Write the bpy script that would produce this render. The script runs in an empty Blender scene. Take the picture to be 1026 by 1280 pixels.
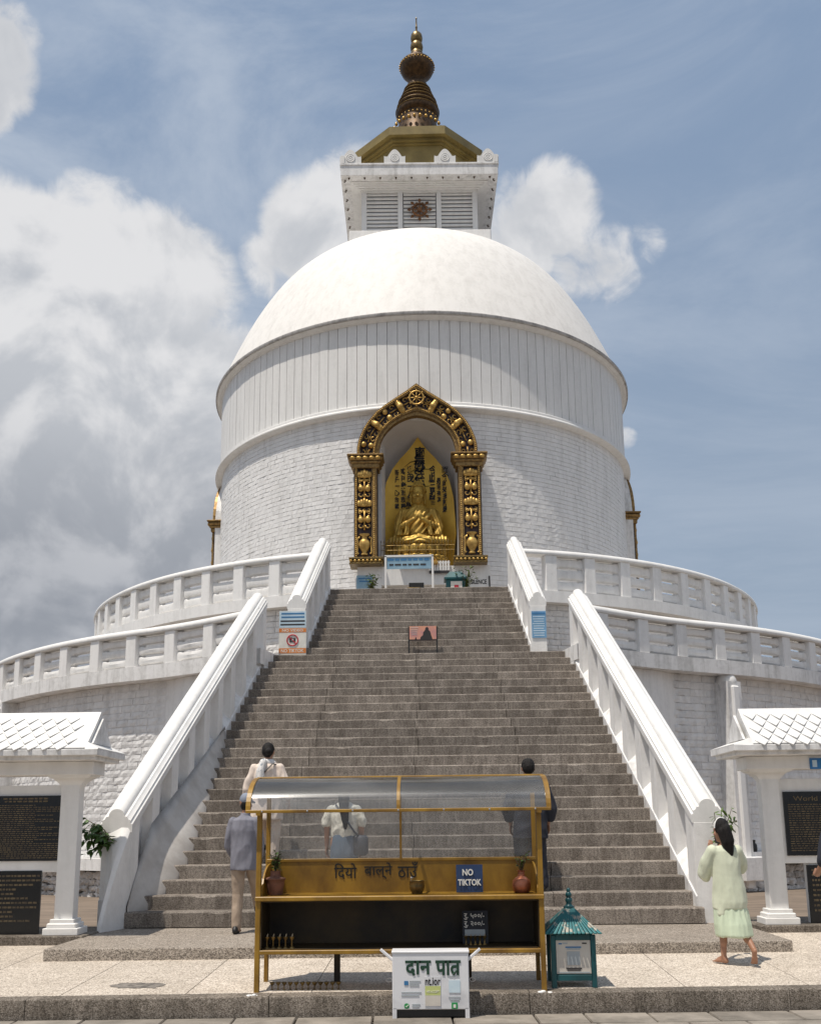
import bpy, bmesh, math, random
from math import sin, cos, pi, radians, sqrt, atan2
from mathutils import Vector, Matrix, noise
SC = bpy.context.scene
COL = SC.collection
random.seed(7)

# ------------------------------------------------------------------ camera
cam = bpy.data.cameras.new('camera')
camo = bpy.data.objects.new('camera', cam)
COL.objects.link(camo)
cam.sensor_width = 36.0
cam.sensor_fit = 'AUTO'
cam.lens = 36.0 * 1236.98 / 1280.0
cam.shift_y = (780.36 - 640.0) / 1280.0
cam.clip_start = 0.1
cam.clip_end = 6000
camo.matrix_world = (Matrix.Translation((0.3143, 0, 1.6)) @ Matrix.Rotation(0.02278, 4, 'Z')
                     @ Matrix.Rotation(pi / 2 + 0.200365, 4, 'X') @ Matrix.Rotation(-0.0104, 4, 'Z'))
SC.camera = camo

# ------------------------------------------------------------------ sun, sky, exposure
SUN_EL, SUN_AZ = radians(71), radians(-46)          # azimuth from -Y (towards the camera), negative = left
sun_dir = Vector((sin(SUN_AZ) * cos(SUN_EL), -cos(SUN_AZ) * cos(SUN_EL), sin(SUN_EL)))
sl = bpy.data.lights.new('sun', 'SUN')
sl.energy = 3.9
sl.angle = radians(0.6)
sl.color = (1.0, 0.925, 0.82)
slo = bpy.data.objects.new('sun', sl)
COL.objects.link(slo)
slo.rotation_euler = sun_dir.to_track_quat('Z', 'Y').to_euler()
slo.location = (0, 0, 60)
SC.view_settings.view_transform = 'Standard'
SC.view_settings.look = 'None'
SC.view_settings.exposure = 0.10
SC.view_settings.gamma = 1.0
SC.view_settings.use_curve_mapping = False

W = bpy.data.worlds.new('World')
SC.world = W
W.use_nodes = True
nt = W.node_tree
nt.nodes.clear()


def N(t, kind, **kw):
    n = t.nodes.new(kind)
    for k, v in kw.items():
        if k.startswith('i_'):
            n.inputs[int(k[2:])].default_value = v
        else:
            setattr(n, k, v)
    return n


def math_(t, op, a, b=None, c=None, clamp=False):
    n = t.nodes.new('ShaderNodeMath')
    n.operation = op
    n.use_clamp = clamp
    for i, v in enumerate((a, b, c)):
        if v is None:
            continue
        if isinstance(v, (int, float)):
            n.inputs[i].default_value = v
        else:
            t.links.new(v, n.inputs[i])
    return n.outputs[0]


def smooth(t, v, a, b, lo=0.0, hi=1.0):
    n = t.nodes.new('ShaderNodeMapRange')
    n.interpolation_type = 'SMOOTHSTEP'
    t.links.new(v, n.inputs[0])
    n.inputs[1].default_value = a
    n.inputs[2].default_value = b
    n.inputs[3].default_value = lo
    n.inputs[4].default_value = hi
    return n.outputs[0]


def mixc(t, f, a, b, mode='MIX'):
    n = t.nodes.new('ShaderNodeMix')
    n.data_type = 'RGBA'
    n.blend_type = mode
    for sock, v in ((n.inputs[0], f), (n.inputs[6], a), (n.inputs[7], b)):
        if isinstance(v, (int, float)):
            sock.default_value = v
        elif isinstance(v, tuple):
            sock.default_value = v if len(v) == 4 else v + (1,)
        else:
            t.links.new(v, sock)
    return n.outputs[2]


def build_world():
    t = nt
    L = t.links.new
    sky = N(t, 'ShaderNodeTexSky', sky_type='NISHITA', sun_disc=False)
    sky.sun_elevation = SUN_EL
    sky.sun_rotation = atan2(sun_dir.x, sun_dir.y)
    sky.altitude = 1000
    sky.air_density = 1.0
    sky.dust_density = 2.5
    sky.ozone_density = 1.0
    tc = N(t, 'ShaderNodeTexCoord')
    d = tc.outputs['Generated']
    sep = N(t, 'ShaderNodeSeparateXYZ')
    L(d, sep.inputs[0])
    z = sep.outputs[2]
    # moist hazy air: the clear blue is paled, more so near the horizon
    haze = smooth(t, z, -0.05, 0.75, SKY_HAZE_LO, SKY_HAZE_HI)
    base = mixc(t, haze, sky.outputs[0], mixc(t, smooth(t, z, 0.05, 0.75), SKY_HAZE_LOW, SKY_HAZE_COL))
    # cloud field: soft caps about chosen bearings, broken up by turbulence
    nz = N(t, 'ShaderNodeTexNoise', noise_dimensions='3D')
    nz.inputs['Scale'].default_value = 5.0
    nz.inputs['Detail'].default_value = 9.0
    nz.inputs['Roughness'].default_value = 0.56
    nz.inputs['Distortion'].default_value = 0.25
    L(d, nz.inputs['Vector'])
    n1 = nz.outputs[0]
    nb = N(t, 'ShaderNodeTexNoise', noise_dimensions='3D')
    nb.inputs['Scale'].default_value = 26.0
    nb.inputs['Detail'].default_value = 7.0
    nb.inputs['Roughness'].default_value = 0.6
    nb.inputs['Distortion'].default_value = 0.6
    L(d, nb.inputs['Vector'])
    n2 = nb.outputs[0]
    field = None
    for (x, y, zz, r_in, r_out, w) in CLOUDS:
        dp = N(t, 'ShaderNodeVectorMath', operation='DOT_PRODUCT')
        L(d, dp.inputs[0])
        dp.inputs[1].default_value = Vector((x, y, zz)).normalized()
        f = smooth(t, dp.outputs['Value'], cos(radians(r_out)), cos(radians(r_in)), 0.0, w)
        field = f if field is None else math_(t, 'MAXIMUM', field, f)
    n1c = math_(t, 'SUBTRACT', n1, 0.5)
    n2c = math_(t, 'SUBTRACT', n2, 0.5)
    # far from the caps: scattered cumulus all round the sky
    wide = N(t, 'ShaderNodeTexNoise', noise_dimensions='3D')
    wide.inputs['Scale'].default_value = 1.9
    wide.inputs['Detail'].default_value = 4.0
    L(d, wide.inputs['Vector'])
    behind = smooth(t, sep.outputs[1], 0.35, -0.15, 0.0, 1.0)
    sc_ = math_(t, 'MULTIPLY', smooth(t, wide.outputs[0], 0.42, 0.62), behind)
    field = math_(t, 'MAXIMUM', field, sc_)
    dens = math_(t, 'ADD', field, math_(t, 'ADD', math_(t, 'MULTIPLY', n1c, 1.25), math_(t, 'MULTIPLY', n2c, 0.52)))
    alpha = smooth(t, dens, 0.38, 0.66)
    thick = smooth(t, dens, 0.55, 1.25)
    # thin veil
    veil = N(t, 'ShaderNodeTexNoise', noise_dimensions='3D')
    veil.inputs['Scale'].default_value = 2.6
    veil.inputs['Detail'].default_value = 8.0
    veil.inputs['Roughness'].default_value = 0.62
    veil.inputs['Distortion'].default_value = 0.8
    mp = N(t, 'ShaderNodeMapping')
    mp.inputs['Scale'].default_value = (1.0, 1.0, 2.6)
    mp.inputs['Rotation'].default_value = (0, radians(24), 0)
    L(d, mp.inputs[0])
    L(mp.outputs[0], veil.inputs['Vector'])
    vx = smooth(t, sep.outputs[0], 0.35, -0.25, 0.55, 1.0)
    va = math_(t, 'MULTIPLY', smooth(t, veil.outputs[0], 0.34, 0.68, 0.0, 0.72), vx)
    withveil = mixc(t, va, base, VEIL_COL)
    # billows: compare the turbulence a little way towards the sun, so heaps read as lit and shaded
    off = N(t, 'ShaderNodeVectorMath', operation='ADD')
    L(d, off.inputs[0])
    off.inputs[1].default_value = Vector((-0.3, -0.1, 1.0)).normalized() * 0.030
    nz2 = N(t, 'ShaderNodeTexNoise', noise_dimensions='3D')
    for nm in ('Scale', 'Detail', 'Roughness', 'Distortion'):
        nz2.inputs[nm].default_value = {'Scale': 9.0, 'Detail': 7.0, 'Roughness': 0.52, 'Distortion': 0.35}[nm]
    nz3 = N(t, 'ShaderNodeTexNoise', noise_dimensions='3D')
    for nm in ('Scale', 'Detail', 'Roughness', 'Distortion'):
        nz3.inputs[nm].default_value = nz2.inputs[nm].default_value
    L(d, nz2.inputs['Vector'])
    L(off.outputs[0], nz3.inputs['Vector'])
    bil = math_(t, 'MULTIPLY', math_(t, 'SUBTRACT', nz2.outputs[0], nz3.outputs[0]), 2.6)
    # cumulus: bright crowns, grey flat bases lower down
    ncol = smooth(t, math_(t, 'ADD', math_(t, 'ADD', n1, bil), math_(t, 'MULTIPLY', n2c, 0.30)), 0.22, 0.82)
    crown = mixc(t, ncol, CLOUD_MID, CLOUD_TOP)
    low = mixc(t, ncol, CLOUD_LOW, CLOUD_LOW2)
    ez = math_(t, 'ADD', z, math_(t, 'MULTIPLY', n1c, 0.16))
    cc = mixc(t, smooth(t, ez, 0.19, 0.43), low, crown)
    rim = smooth(t, dens, 0.95, 0.55, 0.0, 0.38)
    cc = mixc(t, math_(t, 'MULTIPLY', rim, smooth(t, ez, 0.30, 0.50)), cc, CLOUD_TOP)
    final = mixc(t, math_(t, 'MULTIPLY', alpha, CLOUD_OP), withveil, cc)
    bg = N(t, 'ShaderNodeBackground')
    L(final, bg.inputs[0])
    bg.inputs[1].default_value = SKY_STRENGTH
    out = N(t, 'ShaderNodeOutputWorld')
    L(bg.outputs[0], out.inputs[0])


SKY_STRENGTH = 0.1
_k = 1.0 / SKY_STRENGTH
SKY_HAZE_LO, SKY_HAZE_HI = 0.97, 0.93
SKY_HAZE_COL = (0.226 * _k, 0.312 * _k, 0.455 * _k)
SKY_HAZE_LOW = (0.300 * _k, 0.372 * _k, 0.466 * _k)
VEIL_COL = (0.47 * _k, 0.53 * _k, 0.62 * _k)
CLOUD_TOP = (0.72 * _k, 0.72 * _k, 0.73 * _k)
CLOUD_MID = (0.49 * _k, 0.51 * _k, 0.545 * _k)
CLOUD_LOW = (0.285 * _k, 0.305 * _k, 0.345 * _k)
CLOUD_LOW2 = (0.43 * _k, 0.445 * _k, 0.48 * _k)
CLOUD_OP = 0.97
CLOUDS = [
    (-0.3479, 0.8267, 0.4422, 4.36, 9.32, 0.85),
    (-0.2725, 0.8424, 0.4649, 3.32, 8.29, 0.80),
    (-0.2978, 0.7962, 0.5267, 1.19, 4.76, 0.62),
    (-0.3703, 0.8613, 0.3478, 6.01, 12.01, 0.95),
    (-0.2604, 0.8961, 0.3594, 5.16, 11.18, 0.95),
    (-0.3224, 0.9122, 0.2530, 8.42, 16.00, 1.00),
    (-0.2256, 0.8284, 0.5127, 0.83, 3.75, 0.55),
    (-0.3680, 0.6961, 0.6165, 1.76, 4.05, 0.75),
    (-0.3378, 0.6918, 0.6382, 0.71, 2.49, 0.60),
    (-0.0998, 0.8324, 0.5450, 1.28, 4.92, 0.72),
    (-0.1386, 0.8431, 0.5196, 0.64, 3.65, 0.55),
    (-0.0681, 0.8118, 0.5799, 0.84, 3.38, 0.50),
    (0.1159, 0.8203, 0.5601, 1.05, 3.98, 0.66),
    (0.0799, 0.8399, 0.5368, 0.86, 3.85, 0.60),
    (0.1540, 0.8408, 0.5189, 0.63, 3.79, 0.42),
    (0.0937, 0.8123, 0.5757, 0.42, 2.93, 0.50),
    (0.1892, 0.8287, 0.5268, 0.41, 2.48, 0.30),
    (0.1917, 0.9107, 0.3659, 0.04, 1.04, 0.47),
    (-0.3778, 0.7854, 0.4903, 2.27, 6.06, 0.60),
]
build_world()

# ------------------------------------------------------------------ helpers
class MB:
    """collects shapes and links them as ONE mesh object"""
    def __init__(s):
        s.v = []; s.f = []; s.m = []

    def add(s, vs, fs, mi=0):
        o = len(s.v)
        s.v.extend([tuple(p) for p in vs])
        s.f.extend([tuple(i + o for i in f) for f in fs])
        s.m.extend([mi] * len(fs))
        return s

    def box(s, c, d, rz=0.0, mi=0, bev=0.0, rx=0.0, ry=0.0):
        x, y, z = d[0] / 2, d[1] / 2, d[2] / 2
        if bev > 0:
            b = min(bev, x * .9, y * .9, z * .9)
            vs = []
            for sx in (-1, 1):
                for sy in (-1, 1):
                    for sz in (-1, 1):
                        vs += [(sx * x, sy * (y - b), sz * (z - b)), (sx * (x - b), sy * y, sz * (z - b)), (sx * (x - b), sy * (y - b), sz * z)]
            I = lambda a, b_, c_, k: ((a * 2 + b_) * 2 + c_) * 3 + k
            fs = []
            for a in (0, 1):
                q = [I(a, 0, 0, 0), I(a, 1, 0, 0), I(a, 1, 1, 0), I(a, 0, 1, 0)]
                fs.append(q if a else q[::-1])
                q = [I(0, a, 0, 1), I(1, a, 0, 1), I(1, a, 1, 1), I(0, a, 1, 1)]
                fs.append(q[::-1] if a else q)
                q = [I(0, 0, a, 2), I(1, 0, a, 2), I(1, 1, a, 2), I(0, 1, a, 2)]
                fs.append(q if a else q[::-1])
            for b_ in (0, 1):
                for c_ in (0, 1):
                    fs.append([I(0, b_, c_, 1), I(1, b_, c_, 1), I(1, b_, c_, 2), I(0, b_, c_, 2)])
                    fs.append([I(b_, 0, c_, 0), I(b_, 1, c_, 0), I(b_, 1, c_, 2), I(b_, 0, c_, 2)])
                    fs.append([I(b_, c_, 0, 0), I(b_, c_, 1, 0), I(b_, c_, 1, 1), I(b_, c_, 0, 1)])
            for a in (0, 1):
                for b_ in (0, 1):
                    for c_ in (0, 1):
                        fs.append([I(a, b_, c_, 0), I(a, b_, c_, 1), I(a, b_, c_, 2)])
        else:
            vs = [(sx * x, sy * y, sz * z) for sx in (-1, 1) for sy in (-1, 1) for sz in (-1, 1)]
            fs = [(0, 1, 3, 2), (4, 6, 7, 5), (0, 4, 5, 1), (2, 3, 7, 6), (0, 2, 6, 4), (1, 5, 7, 3)]
        M = Matrix.Translation(c) @ Matrix.Rotation(rz, 4, 'Z') @ Matrix.Rotation(ry, 4, 'Y') @ Matrix.Rotation(rx, 4, 'X')
        return s.add([M @ Vector(p) for p in vs], fs, mi)

    def loft(s, rings, closed=True, cap=True, mi=0):
        n = len(rings[0]); vs = [p for r in rings for p in r]; fs = []
        m = n if closed else n - 1
        for i in range(len(rings) - 1):
            for j in range(m):
                k = (j + 1) % n
                fs.append((i * n + j, i * n + k, (i + 1) * n + k, (i + 1) * n + j))
        if cap and closed:
            fs.append(tuple(range(n))[::-1])
            b = (len(rings) - 1) * n
            fs.append(tuple(range(b, b + n)))
        return s.add(vs, fs, mi)

    def tube(s, pts, r, seg=8, mi=0, cap=True, flat=1.0):
        pts = [Vector(p) for p in pts]
        rs = r if isinstance(r, (list, tuple)) else [r] * len(pts)
        rings = []; up = None
        for i, p in enumerate(pts):
            t = (pts[min(i + 1, len(pts) - 1)] - pts[max(i - 1, 0)])
            t = t.normalized() if t.length > 1e-9 else Vector((0, 0, 1))
            if up is None:
                up = Vector((0, 0, 1)) if abs(t.z) < .9 else Vector((0, 1, 0))
            a = t.cross(up).normalized(); b = a.cross(t).normalized(); up = b
            rings.append([p + (a * cos(2 * pi * k / seg) + b * sin(2 * pi * k / seg) * flat) * rs[i] for k in range(seg)])
        return s.loft(rings, True, cap, mi)

    def lathe(s, prof, c=(0, 0, 0), seg=48, a0=0.0, a1=2 * pi, mi=0, squash=(1, 1)):
        full = abs(a1 - a0 - 2 * pi) < 1e-6
        n = seg if full else seg + 1
        vs = []; fs = []
        for (r, z) in prof:
            for k in range(n):
                a = a0 + (a1 - a0) * k / seg
                vs.append((c[0] + r * cos(a) * squash[0], c[1] + r * sin(a) * squash[1], c[2] + z))
        for i in range(len(prof) - 1):
            for k in range(seg):
                q = (k + 1) % n
                fs.append((i * n + k, i * n + q, (i + 1) * n + q, (i + 1) * n + k))
        return s.add(vs, fs, mi)

    def ball(s, c, r, seg=12, rings=8, mi=0):
        rx, ry, rz = r if isinstance(r, (tuple, list)) else (r, r, r)
        vs = [(c[0], c[1], c[2] - rz)]; fs = []
        for i in range(1, rings):
            t = -pi / 2 + pi * i / rings
            for k in range(seg):
                a = 2 * pi * k / seg
                vs.append((c[0] + rx * cos(t) * cos(a), c[1] + ry * cos(t) * sin(a), c[2] + rz * sin(t)))
        vs.append((c[0], c[1], c[2] + rz)); top = len(vs) - 1
        for k in range(seg):
            q = (k + 1) % seg
            fs.append((0, 1 + q, 1 + k))
            for i in range(rings - 2):
                fs.append((1 + i * seg + k, 1 + i * seg + q, 1 + (i + 1) * seg + q, 1 + (i + 1) * seg + k))
            fs.append((1 + (rings - 2) * seg + k, 1 + (rings - 2) * seg + q, top))
        return s.add(vs, fs, mi)

    def prism(s, poly, y0, y1, mi=0):
        """polygon in (x, z) pushed along y"""
        n = len(poly)
        vs = [(p[0], y0, p[1]) for p in poly] + [(p[0], y1, p[1]) for p in poly]
        fs = [tuple(range(n)), tuple(range(n, 2 * n))[::-1]]
        for i in range(n):
            j = (i + 1) % n
            fs.append((j, i, i + n, j + n))
        return s.add(vs, fs, mi)

    def slab(s, poly, z0, z1, mi=0):
        """polygon in (x, y) pushed along z"""
        n = len(poly)
        vs = [(p[0], p[1], z0) for p in poly] + [(p[0], p[1], z1) for p in poly]
        fs = [tuple(range(n))[::-1], tuple(range(n, 2 * n))]
        for i in range(n):
            j = (i + 1) % n
            fs.append((i, j, j + n, i + n))
        return s.add(vs, fs, mi)

    def arcbox(s, r0, r1, a0, a1, z0, z1, n=4, c=(0, 0), mi=0):
        """curved block; angles measured from -Y, positive to +X"""
        rings = []
        for k in range(n + 1):
            a = a0 + (a1 - a0) * k / n
            sx, cy = sin(a), -cos(a)
            rings.append([(c[0] + r * sx, c[1] + r * cy, z) for r, z in ((r0, z0), (r1, z0), (r1, z1), (r0, z1))])
        return s.loft(rings, True, True, mi)

    def mesh(s, name, mats=None, smooth_=0, off=(0, 0, 0)):
        me = bpy.data.meshes.new(name)
        ox, oy, oz = off
        me.from_pydata([(p[0] - ox, p[1] - oy, p[2] - oz) for p in s.v], [], s.f)
        if mats is not None:
            for m in (mats if isinstance(mats, (list, tuple)) else [mats]):
                me.materials.append(m)
        if any(s.m):
            me.polygons.foreach_set('material_index', s.m)
        bm = bmesh.new(); bm.from_mesh(me)
        bmesh.ops.recalc_face_normals(bm, faces=bm.faces)
        bm.to_mesh(me); bm.free()
        if smooth_:
            me.polygons.foreach_set('use_smooth', [True] * len(me.polygons))
            if smooth_ < 180:
                me.set_sharp_from_angle(angle=radians(smooth_))
        me.update()
        return me

    def build(s, name, mats, parent=None, smooth_=0, world=True, label=None):
        off = wloc(parent) if (world and parent is not None) else (0, 0, 0)
        return link(name, s.mesh(name, mats, smooth_, off), parent, label=label)


_w = {}


def wloc(o):
    x = Vector((0, 0, 0))
    while o is not None:
        x += o.location
        o = o.parent
    return x


def link(name, data, parent=None, loc=None, rot=None, label=None):
    o = bpy.data.objects.new(name, data)
    COL.objects.link(o)
    if parent is not None:
        o.parent = parent
    if loc is not None:
        o.location = loc
    if rot is not None:
        o.rotation_euler = rot
    if label:
        o['label'] = label
    return o


def thing(name, label, cat, loc=(0, 0, 0), rz=0.0, group=None):
    o = bpy.data.objects.new(name, None)
    o.empty_display_size = 0.2
    COL.objects.link(o)
    o.location = loc
    o.rotation_euler = (0, 0, rz)
    return tag(o, label, cat, group)


def tag(o, label, cat, group=None):
    o['label'] = label
    o['category'] = cat
    if group:
        o['group'] = group
    return o


def part(name, parent, loc=None):
    """an empty that holds sub-parts"""
    o = bpy.data.objects.new(name, None)
    o.empty_display_size = 0.1
    COL.objects.link(o)
    o.parent = parent
    if loc is not None:
        o.location = Vector(loc) - wloc(parent)
    return o


def struct(o):
    o['kind'] = 'structure'
    return o


def stuff(o):
    o['kind'] = 'stuff'
    return o


def copy_tree(o, parent=None):
    c = o.copy()
    COL.objects.link(c)
    if parent is not None:
        c.parent = parent
    for ch in list(o.children):
        copy_tree(ch, c)
    return c


def eval_mesh(me, mods):
    o = bpy.data.objects.new('tmp', me)
    COL.objects.link(o)
    for kind, kw in mods:
        m = o.modifiers.new(kind, kind)
        for k, v in kw.items():
            setattr(m, k, v)
    dg = bpy.context.evaluated_depsgraph_get()
    dg.update()
    r = bpy.data.meshes.new_from_object(o.evaluated_get(dg), depsgraph=dg)
    bpy.data.objects.remove(o)
    return r


_txt = {}


def text_mesh(body, size=1.0, ext=0.002, bold=0.0, align='CENTER', mat=None, sx=1.0):
    cu = bpy.data.curves.new('lettering', 'FONT')
    cu.body = body
    cu.size = size
    cu.extrude = ext
    cu.offset = bold
    cu.align_x = align
    cu.align_y = 'CENTER'
    cu.resolution_u = 3
    cu.space_character = sx
    o = bpy.data.objects.new('tmp', cu)
    COL.objects.link(o)
    dg = bpy.context.evaluated_depsgraph_get()
    dg.update()
    me = bpy.data.meshes.new_from_object(o.evaluated_get(dg), depsgraph=dg)
    bpy.data.objects.remove(o)
    me.name = 'lettering'
    me.materials.clear()
    if mat:
        me.materials.append(mat)
    return me


def letter(body, loc, size, parent, mat, ext=0.002, bold=0.0, align='CENTER', name='lettering', rz=0.0, tilt=0.0, sx=1.0):
    """upright lettering facing -Y at world loc"""
    me = text_mesh(body, size, ext, bold, align, mat, sx)
    return link(name, me, parent, Vector(loc) - wloc(parent), (pi / 2 + tilt, 0, rz))


def fit_letter(body, loc, w, h, parent, mat, ext=0.002, bold=0.004, name='lettering', tilt=0.0):
    """lettering scaled to a measured width and height, centred on loc"""
    me = text_mesh(body, 1.0, ext / max(h, .01), bold, 'CENTER', mat)
    xs = [v.co.x for v in me.vertices]; ys = [v.co.y for v in me.vertices]
    cx, cy = (min(xs) + max(xs)) / 2, (min(ys) + max(ys)) / 2
    kx, ky = w / (max(xs) - min(xs)), h / (max(ys) - min(ys))
    for v in me.vertices:
        v.co = ((v.co.x - cx) * kx, (v.co.y - cy) * ky, v.co.z * h)
    return link(name, me, parent, Vector(loc) - wloc(parent), (pi / 2 + tilt, 0, 0))


# ------------------------------------------------------------------ materials
def base_mat(name):
    m = bpy.data.materials.new(name)
    m.use_nodes = True
    t = m.node_tree
    b = t.nodes['Principled BSDF']
    return m, t, b


def ramp(t, fac, stops):
    n = t.nodes.new('ShaderNodeValToRGB')
    e = n.color_ramp.elements
    while len(e) < len(stops):
        e.new(0.5)
    for i, (p, c) in enumerate(stops):
        e[i].position = p
        e[i].color = c if len(c) == 4 else tuple(c) + (1,)
    t.links.new(fac, n.inputs[0])
    return n.outputs[0]


def tex(t, scale, detail=4, rough=0.55, dist=0.0, stretch=(1, 1, 1), obj=False, off=None):
    n = t.nodes.new('ShaderNodeTexNoise')
    n.inputs['Scale'].default_value = scale
    n.inputs['Detail'].default_value = detail
    n.inputs['Roughness'].default_value = rough
    n.inputs['Distortion'].default_value = dist
    if obj:
        src = t.nodes.new('ShaderNodeTexCoord').outputs['Object']
    else:
        src = t.nodes.new('ShaderNodeNewGeometry').outputs['Position']
    mp = t.nodes.new('ShaderNodeMapping')
    mp.inputs['Scale'].default_value = stretch
    if off:
        mp.inputs['Location'].default_value = off
    t.links.new(src, mp.inputs[0])
    t.links.new(mp.outputs[0], n.inputs['Vector'])
    return n.outputs[0]


def bump(t, b, h, strength, dist=0.01):
    n = t.nodes.new('ShaderNodeBump')
    n.inputs['Strength'].default_value = strength
    n.inputs['Distance'].default_value = dist
    t.links.new(h, n.inputs['Height'])
    t.links.new(n.outputs[0], b.inputs['Normal'])


def mat(name, c1, c2=None, scale=8.0, rough=0.6, metal=0.0, bmp=0.0, bscale=None, bdist=0.005, stretch=(1, 1, 1), obj=False, lo=0.35, hi=0.65, detail=4, spec=None, sheen=0.0, rnd=0.0):
    m, t, b = base_mat(name)
    b.inputs['Roughness'].default_value = rough
    b.inputs['Metallic'].default_value = metal
    if spec is not None:
        b.inputs['Specular IOR Level'].default_value = spec
    if sheen:
        b.inputs['Sheen Weight'].default_value = sheen
    if c2 is None:
        c2 = tuple(x * 0.86 for x in c1)
    f = tex(t, scale, detail, 0.6, 0.2, stretch, obj)
    col = ramp(t, f, [(lo, c2), (hi, c1)])
    if rnd:
        oi = t.nodes.new('ShaderNodeObjectInfo')
        v = math_(t, 'MULTIPLY_ADD', oi.outputs['Random'], rnd, 1.0 - rnd / 2)
        hs = t.nodes.new('ShaderNodeHueSaturation')
        t.links.new(v, hs.inputs['Value'])
        t.links.new(col, hs.inputs['Color'])
        col = hs.outputs[0]
    t.links.new(col, b.inputs['Base Color'])
    if bmp:
        bump(t, b, tex(t, bscale or scale * 4, 5, 0.6, 0, stretch, obj), bmp, bdist)
    return m


def white_mat(name, c=(0.80, 0.79, 0.78), dirt=(0.56, 0.55, 0.53), amount=0.5, rough=0.55, bmp=0.25, bscale=22, streak=True, rnd=0.0, spec=0.4, grime=0.0, vlo=0.45):
    """old lime wash / paint: rain streaks, blotches, brush texture"""
    m, t, b = base_mat(name)
    b.inputs['Roughness'].default_value = rough
    b.inputs['Specular IOR Level'].default_value = spec
    s1 = tex(t, 1.6, 6, 0.62, 0.4, (2.6, 2.6, 0.35) if streak else (1, 1, 1))
    s2 = tex(t, 9.0, 5, 0.6, 0.3)
    f = math_(t, 'ADD', math_(t, 'MULTIPLY', s1, 0.7), math_(t, 'MULTIPLY', s2, 0.3))
    col = ramp(t, f, [(vlo - 0.12, tuple(dirt[i] * amount + c[i] * (1 - amount) for i in range(3))), (vlo + 0.10, c)])
    if grime:
        g = smooth(t, tex(t, 3.3, 8, 0.7, 0.6), 0.60, 0.72, 0.0, grime)
        col = mixc(t, g, col, (0.16, 0.15, 0.135))
    if rnd:
        oi = t.nodes.new('ShaderNodeObjectInfo')
        v = math_(t, 'MULTIPLY_ADD', oi.outputs['Random'], rnd, 1.0 - rnd * 0.6)
        hs = t.nodes.new('ShaderNodeHueSaturation')
        t.links.new(v, hs.inputs['Value'])
        t.links.new(col, hs.inputs['Color'])
        col = hs.outputs[0]
    t.links.new(col, b.inputs['Base Color'])
    bump(t, b, tex(t, bscale, 6, 0.65), bmp, 0.012)
    return m


def aggregate(name, dark, mid, light, scale=90, stain=(0.6, 0.6, 0.6), stain_amt=0.5, vertical=False, rough=0.8, rnd=0.1, bmp=0.5):
    """washed pebble finish: fine chips of several tones plus broad stains"""
    m, t, b = base_mat(name)
    b.inputs['Roughness'].default_value = rough
    b.inputs['Specular IOR Level'].default_value = 0.3
    v = t.nodes.new('ShaderNodeTexVoronoi')
    v.inputs['Scale'].default_value = scale
    g = t.nodes.new('ShaderNodeNewGeometry')
    t.links.new(g.outputs['Position'], v.inputs['Vector'])
    chip = N(t, 'ShaderNodeSeparateColor')
    t.links.new(v.outputs['Color'], chip.inputs[0])
    col = ramp(t, chip.outputs[0], [(0.0, dark), (0.45, mid), (1.0, light)])
    st = tex(t, 1.7, 7, 0.65, 0.5, (2.2, 2.2, 0.5) if vertical else (1, 1, 1))
    sm = tex(t, 14, 5, 0.65, 0.2, (2.2, 2.2, 0.35) if vertical else (1, 1, 1))
    f = math_(t, 'ADD', math_(t, 'MULTIPLY', st, 0.6), math_(t, 'MULTIPLY', sm, 0.4))
    fa = smooth(t, f, 0.40, 0.60, stain_amt, 0.0)
    col = mixc(t, fa, col, mixc(t, 1.0, col, stain + (1,), 'MULTIPLY'))
    oi = t.nodes.new('ShaderNodeObjectInfo')
    vv = math_(t, 'MULTIPLY_ADD', oi.outputs['Random'], rnd, 1.0 - rnd / 2)
    hs = t.nodes.new('ShaderNodeHueSaturation')
    t.links.new(vv, hs.inputs['Value'])
    t.links.new(col, hs.inputs['Color'])
    t.links.new(hs.outputs[0], b.inputs['Base Color'])
    bump(t, b, v.outputs['Distance'], bmp, 0.004)
    return m


M = {}
M['white'] = white_mat('white_plaster', c=(0.83, 0.82, 0.805), grime=0.12)
M['white_s'] = white_mat('white_trim', c=(0.79, 0.78, 0.76), amount=0.42, grime=0.07, rough=0.5, bscale=40, bmp=0.15)
M['white_d'] = white_mat('weathered_white_plaster', dirt=(0.40, 0.39, 0.37), amount=0.75, bmp=0.35, grime=0.25)
M['dome'] = white_mat('dome_paint', c=(0.81, 0.79, 0.76), dirt=(0.58, 0.56, 0.53), amount=0.5, rough=0.62, spec=0.25, bscale=9, bmp=0.10)
M['brick'] = white_mat('painted_brick', c=(0.82, 0.81, 0.80), amount=0.5, bscale=30, bmp=0.35, rnd=0.10, grime=0.06)
M['brick_low'] = white_mat('painted_block', c=(0.80, 0.79, 0.78), dirt=(0.46, 0.45, 0.44), amount=0.6, bscale=26, bmp=0.55, rnd=0.12, grime=0.35)
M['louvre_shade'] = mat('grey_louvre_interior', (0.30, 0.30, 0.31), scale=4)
M['joint'] = white_mat('painted_mortar', c=(0.74, 0.73, 0.72), amount=0.5)
M['rubble'] = white_mat('whitewashed_rubble', c=(0.66, 0.64, 0.62), dirt=(0.22, 0.20, 0.18), amount=0.9, bscale=14, bmp=0.8, rnd=0.25, streak=False, grime=0.6, vlo=0.47)
M['rubble_gap'] = mat('rubble_gap', (0.10, 0.095, 0.09), scale=6)
M['cornice_top'] = white_mat('weathered_cornice', c=(0.50, 0.48, 0.46), dirt=(0.20, 0.19, 0.18), amount=0.9, bmp=0.4)
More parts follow.
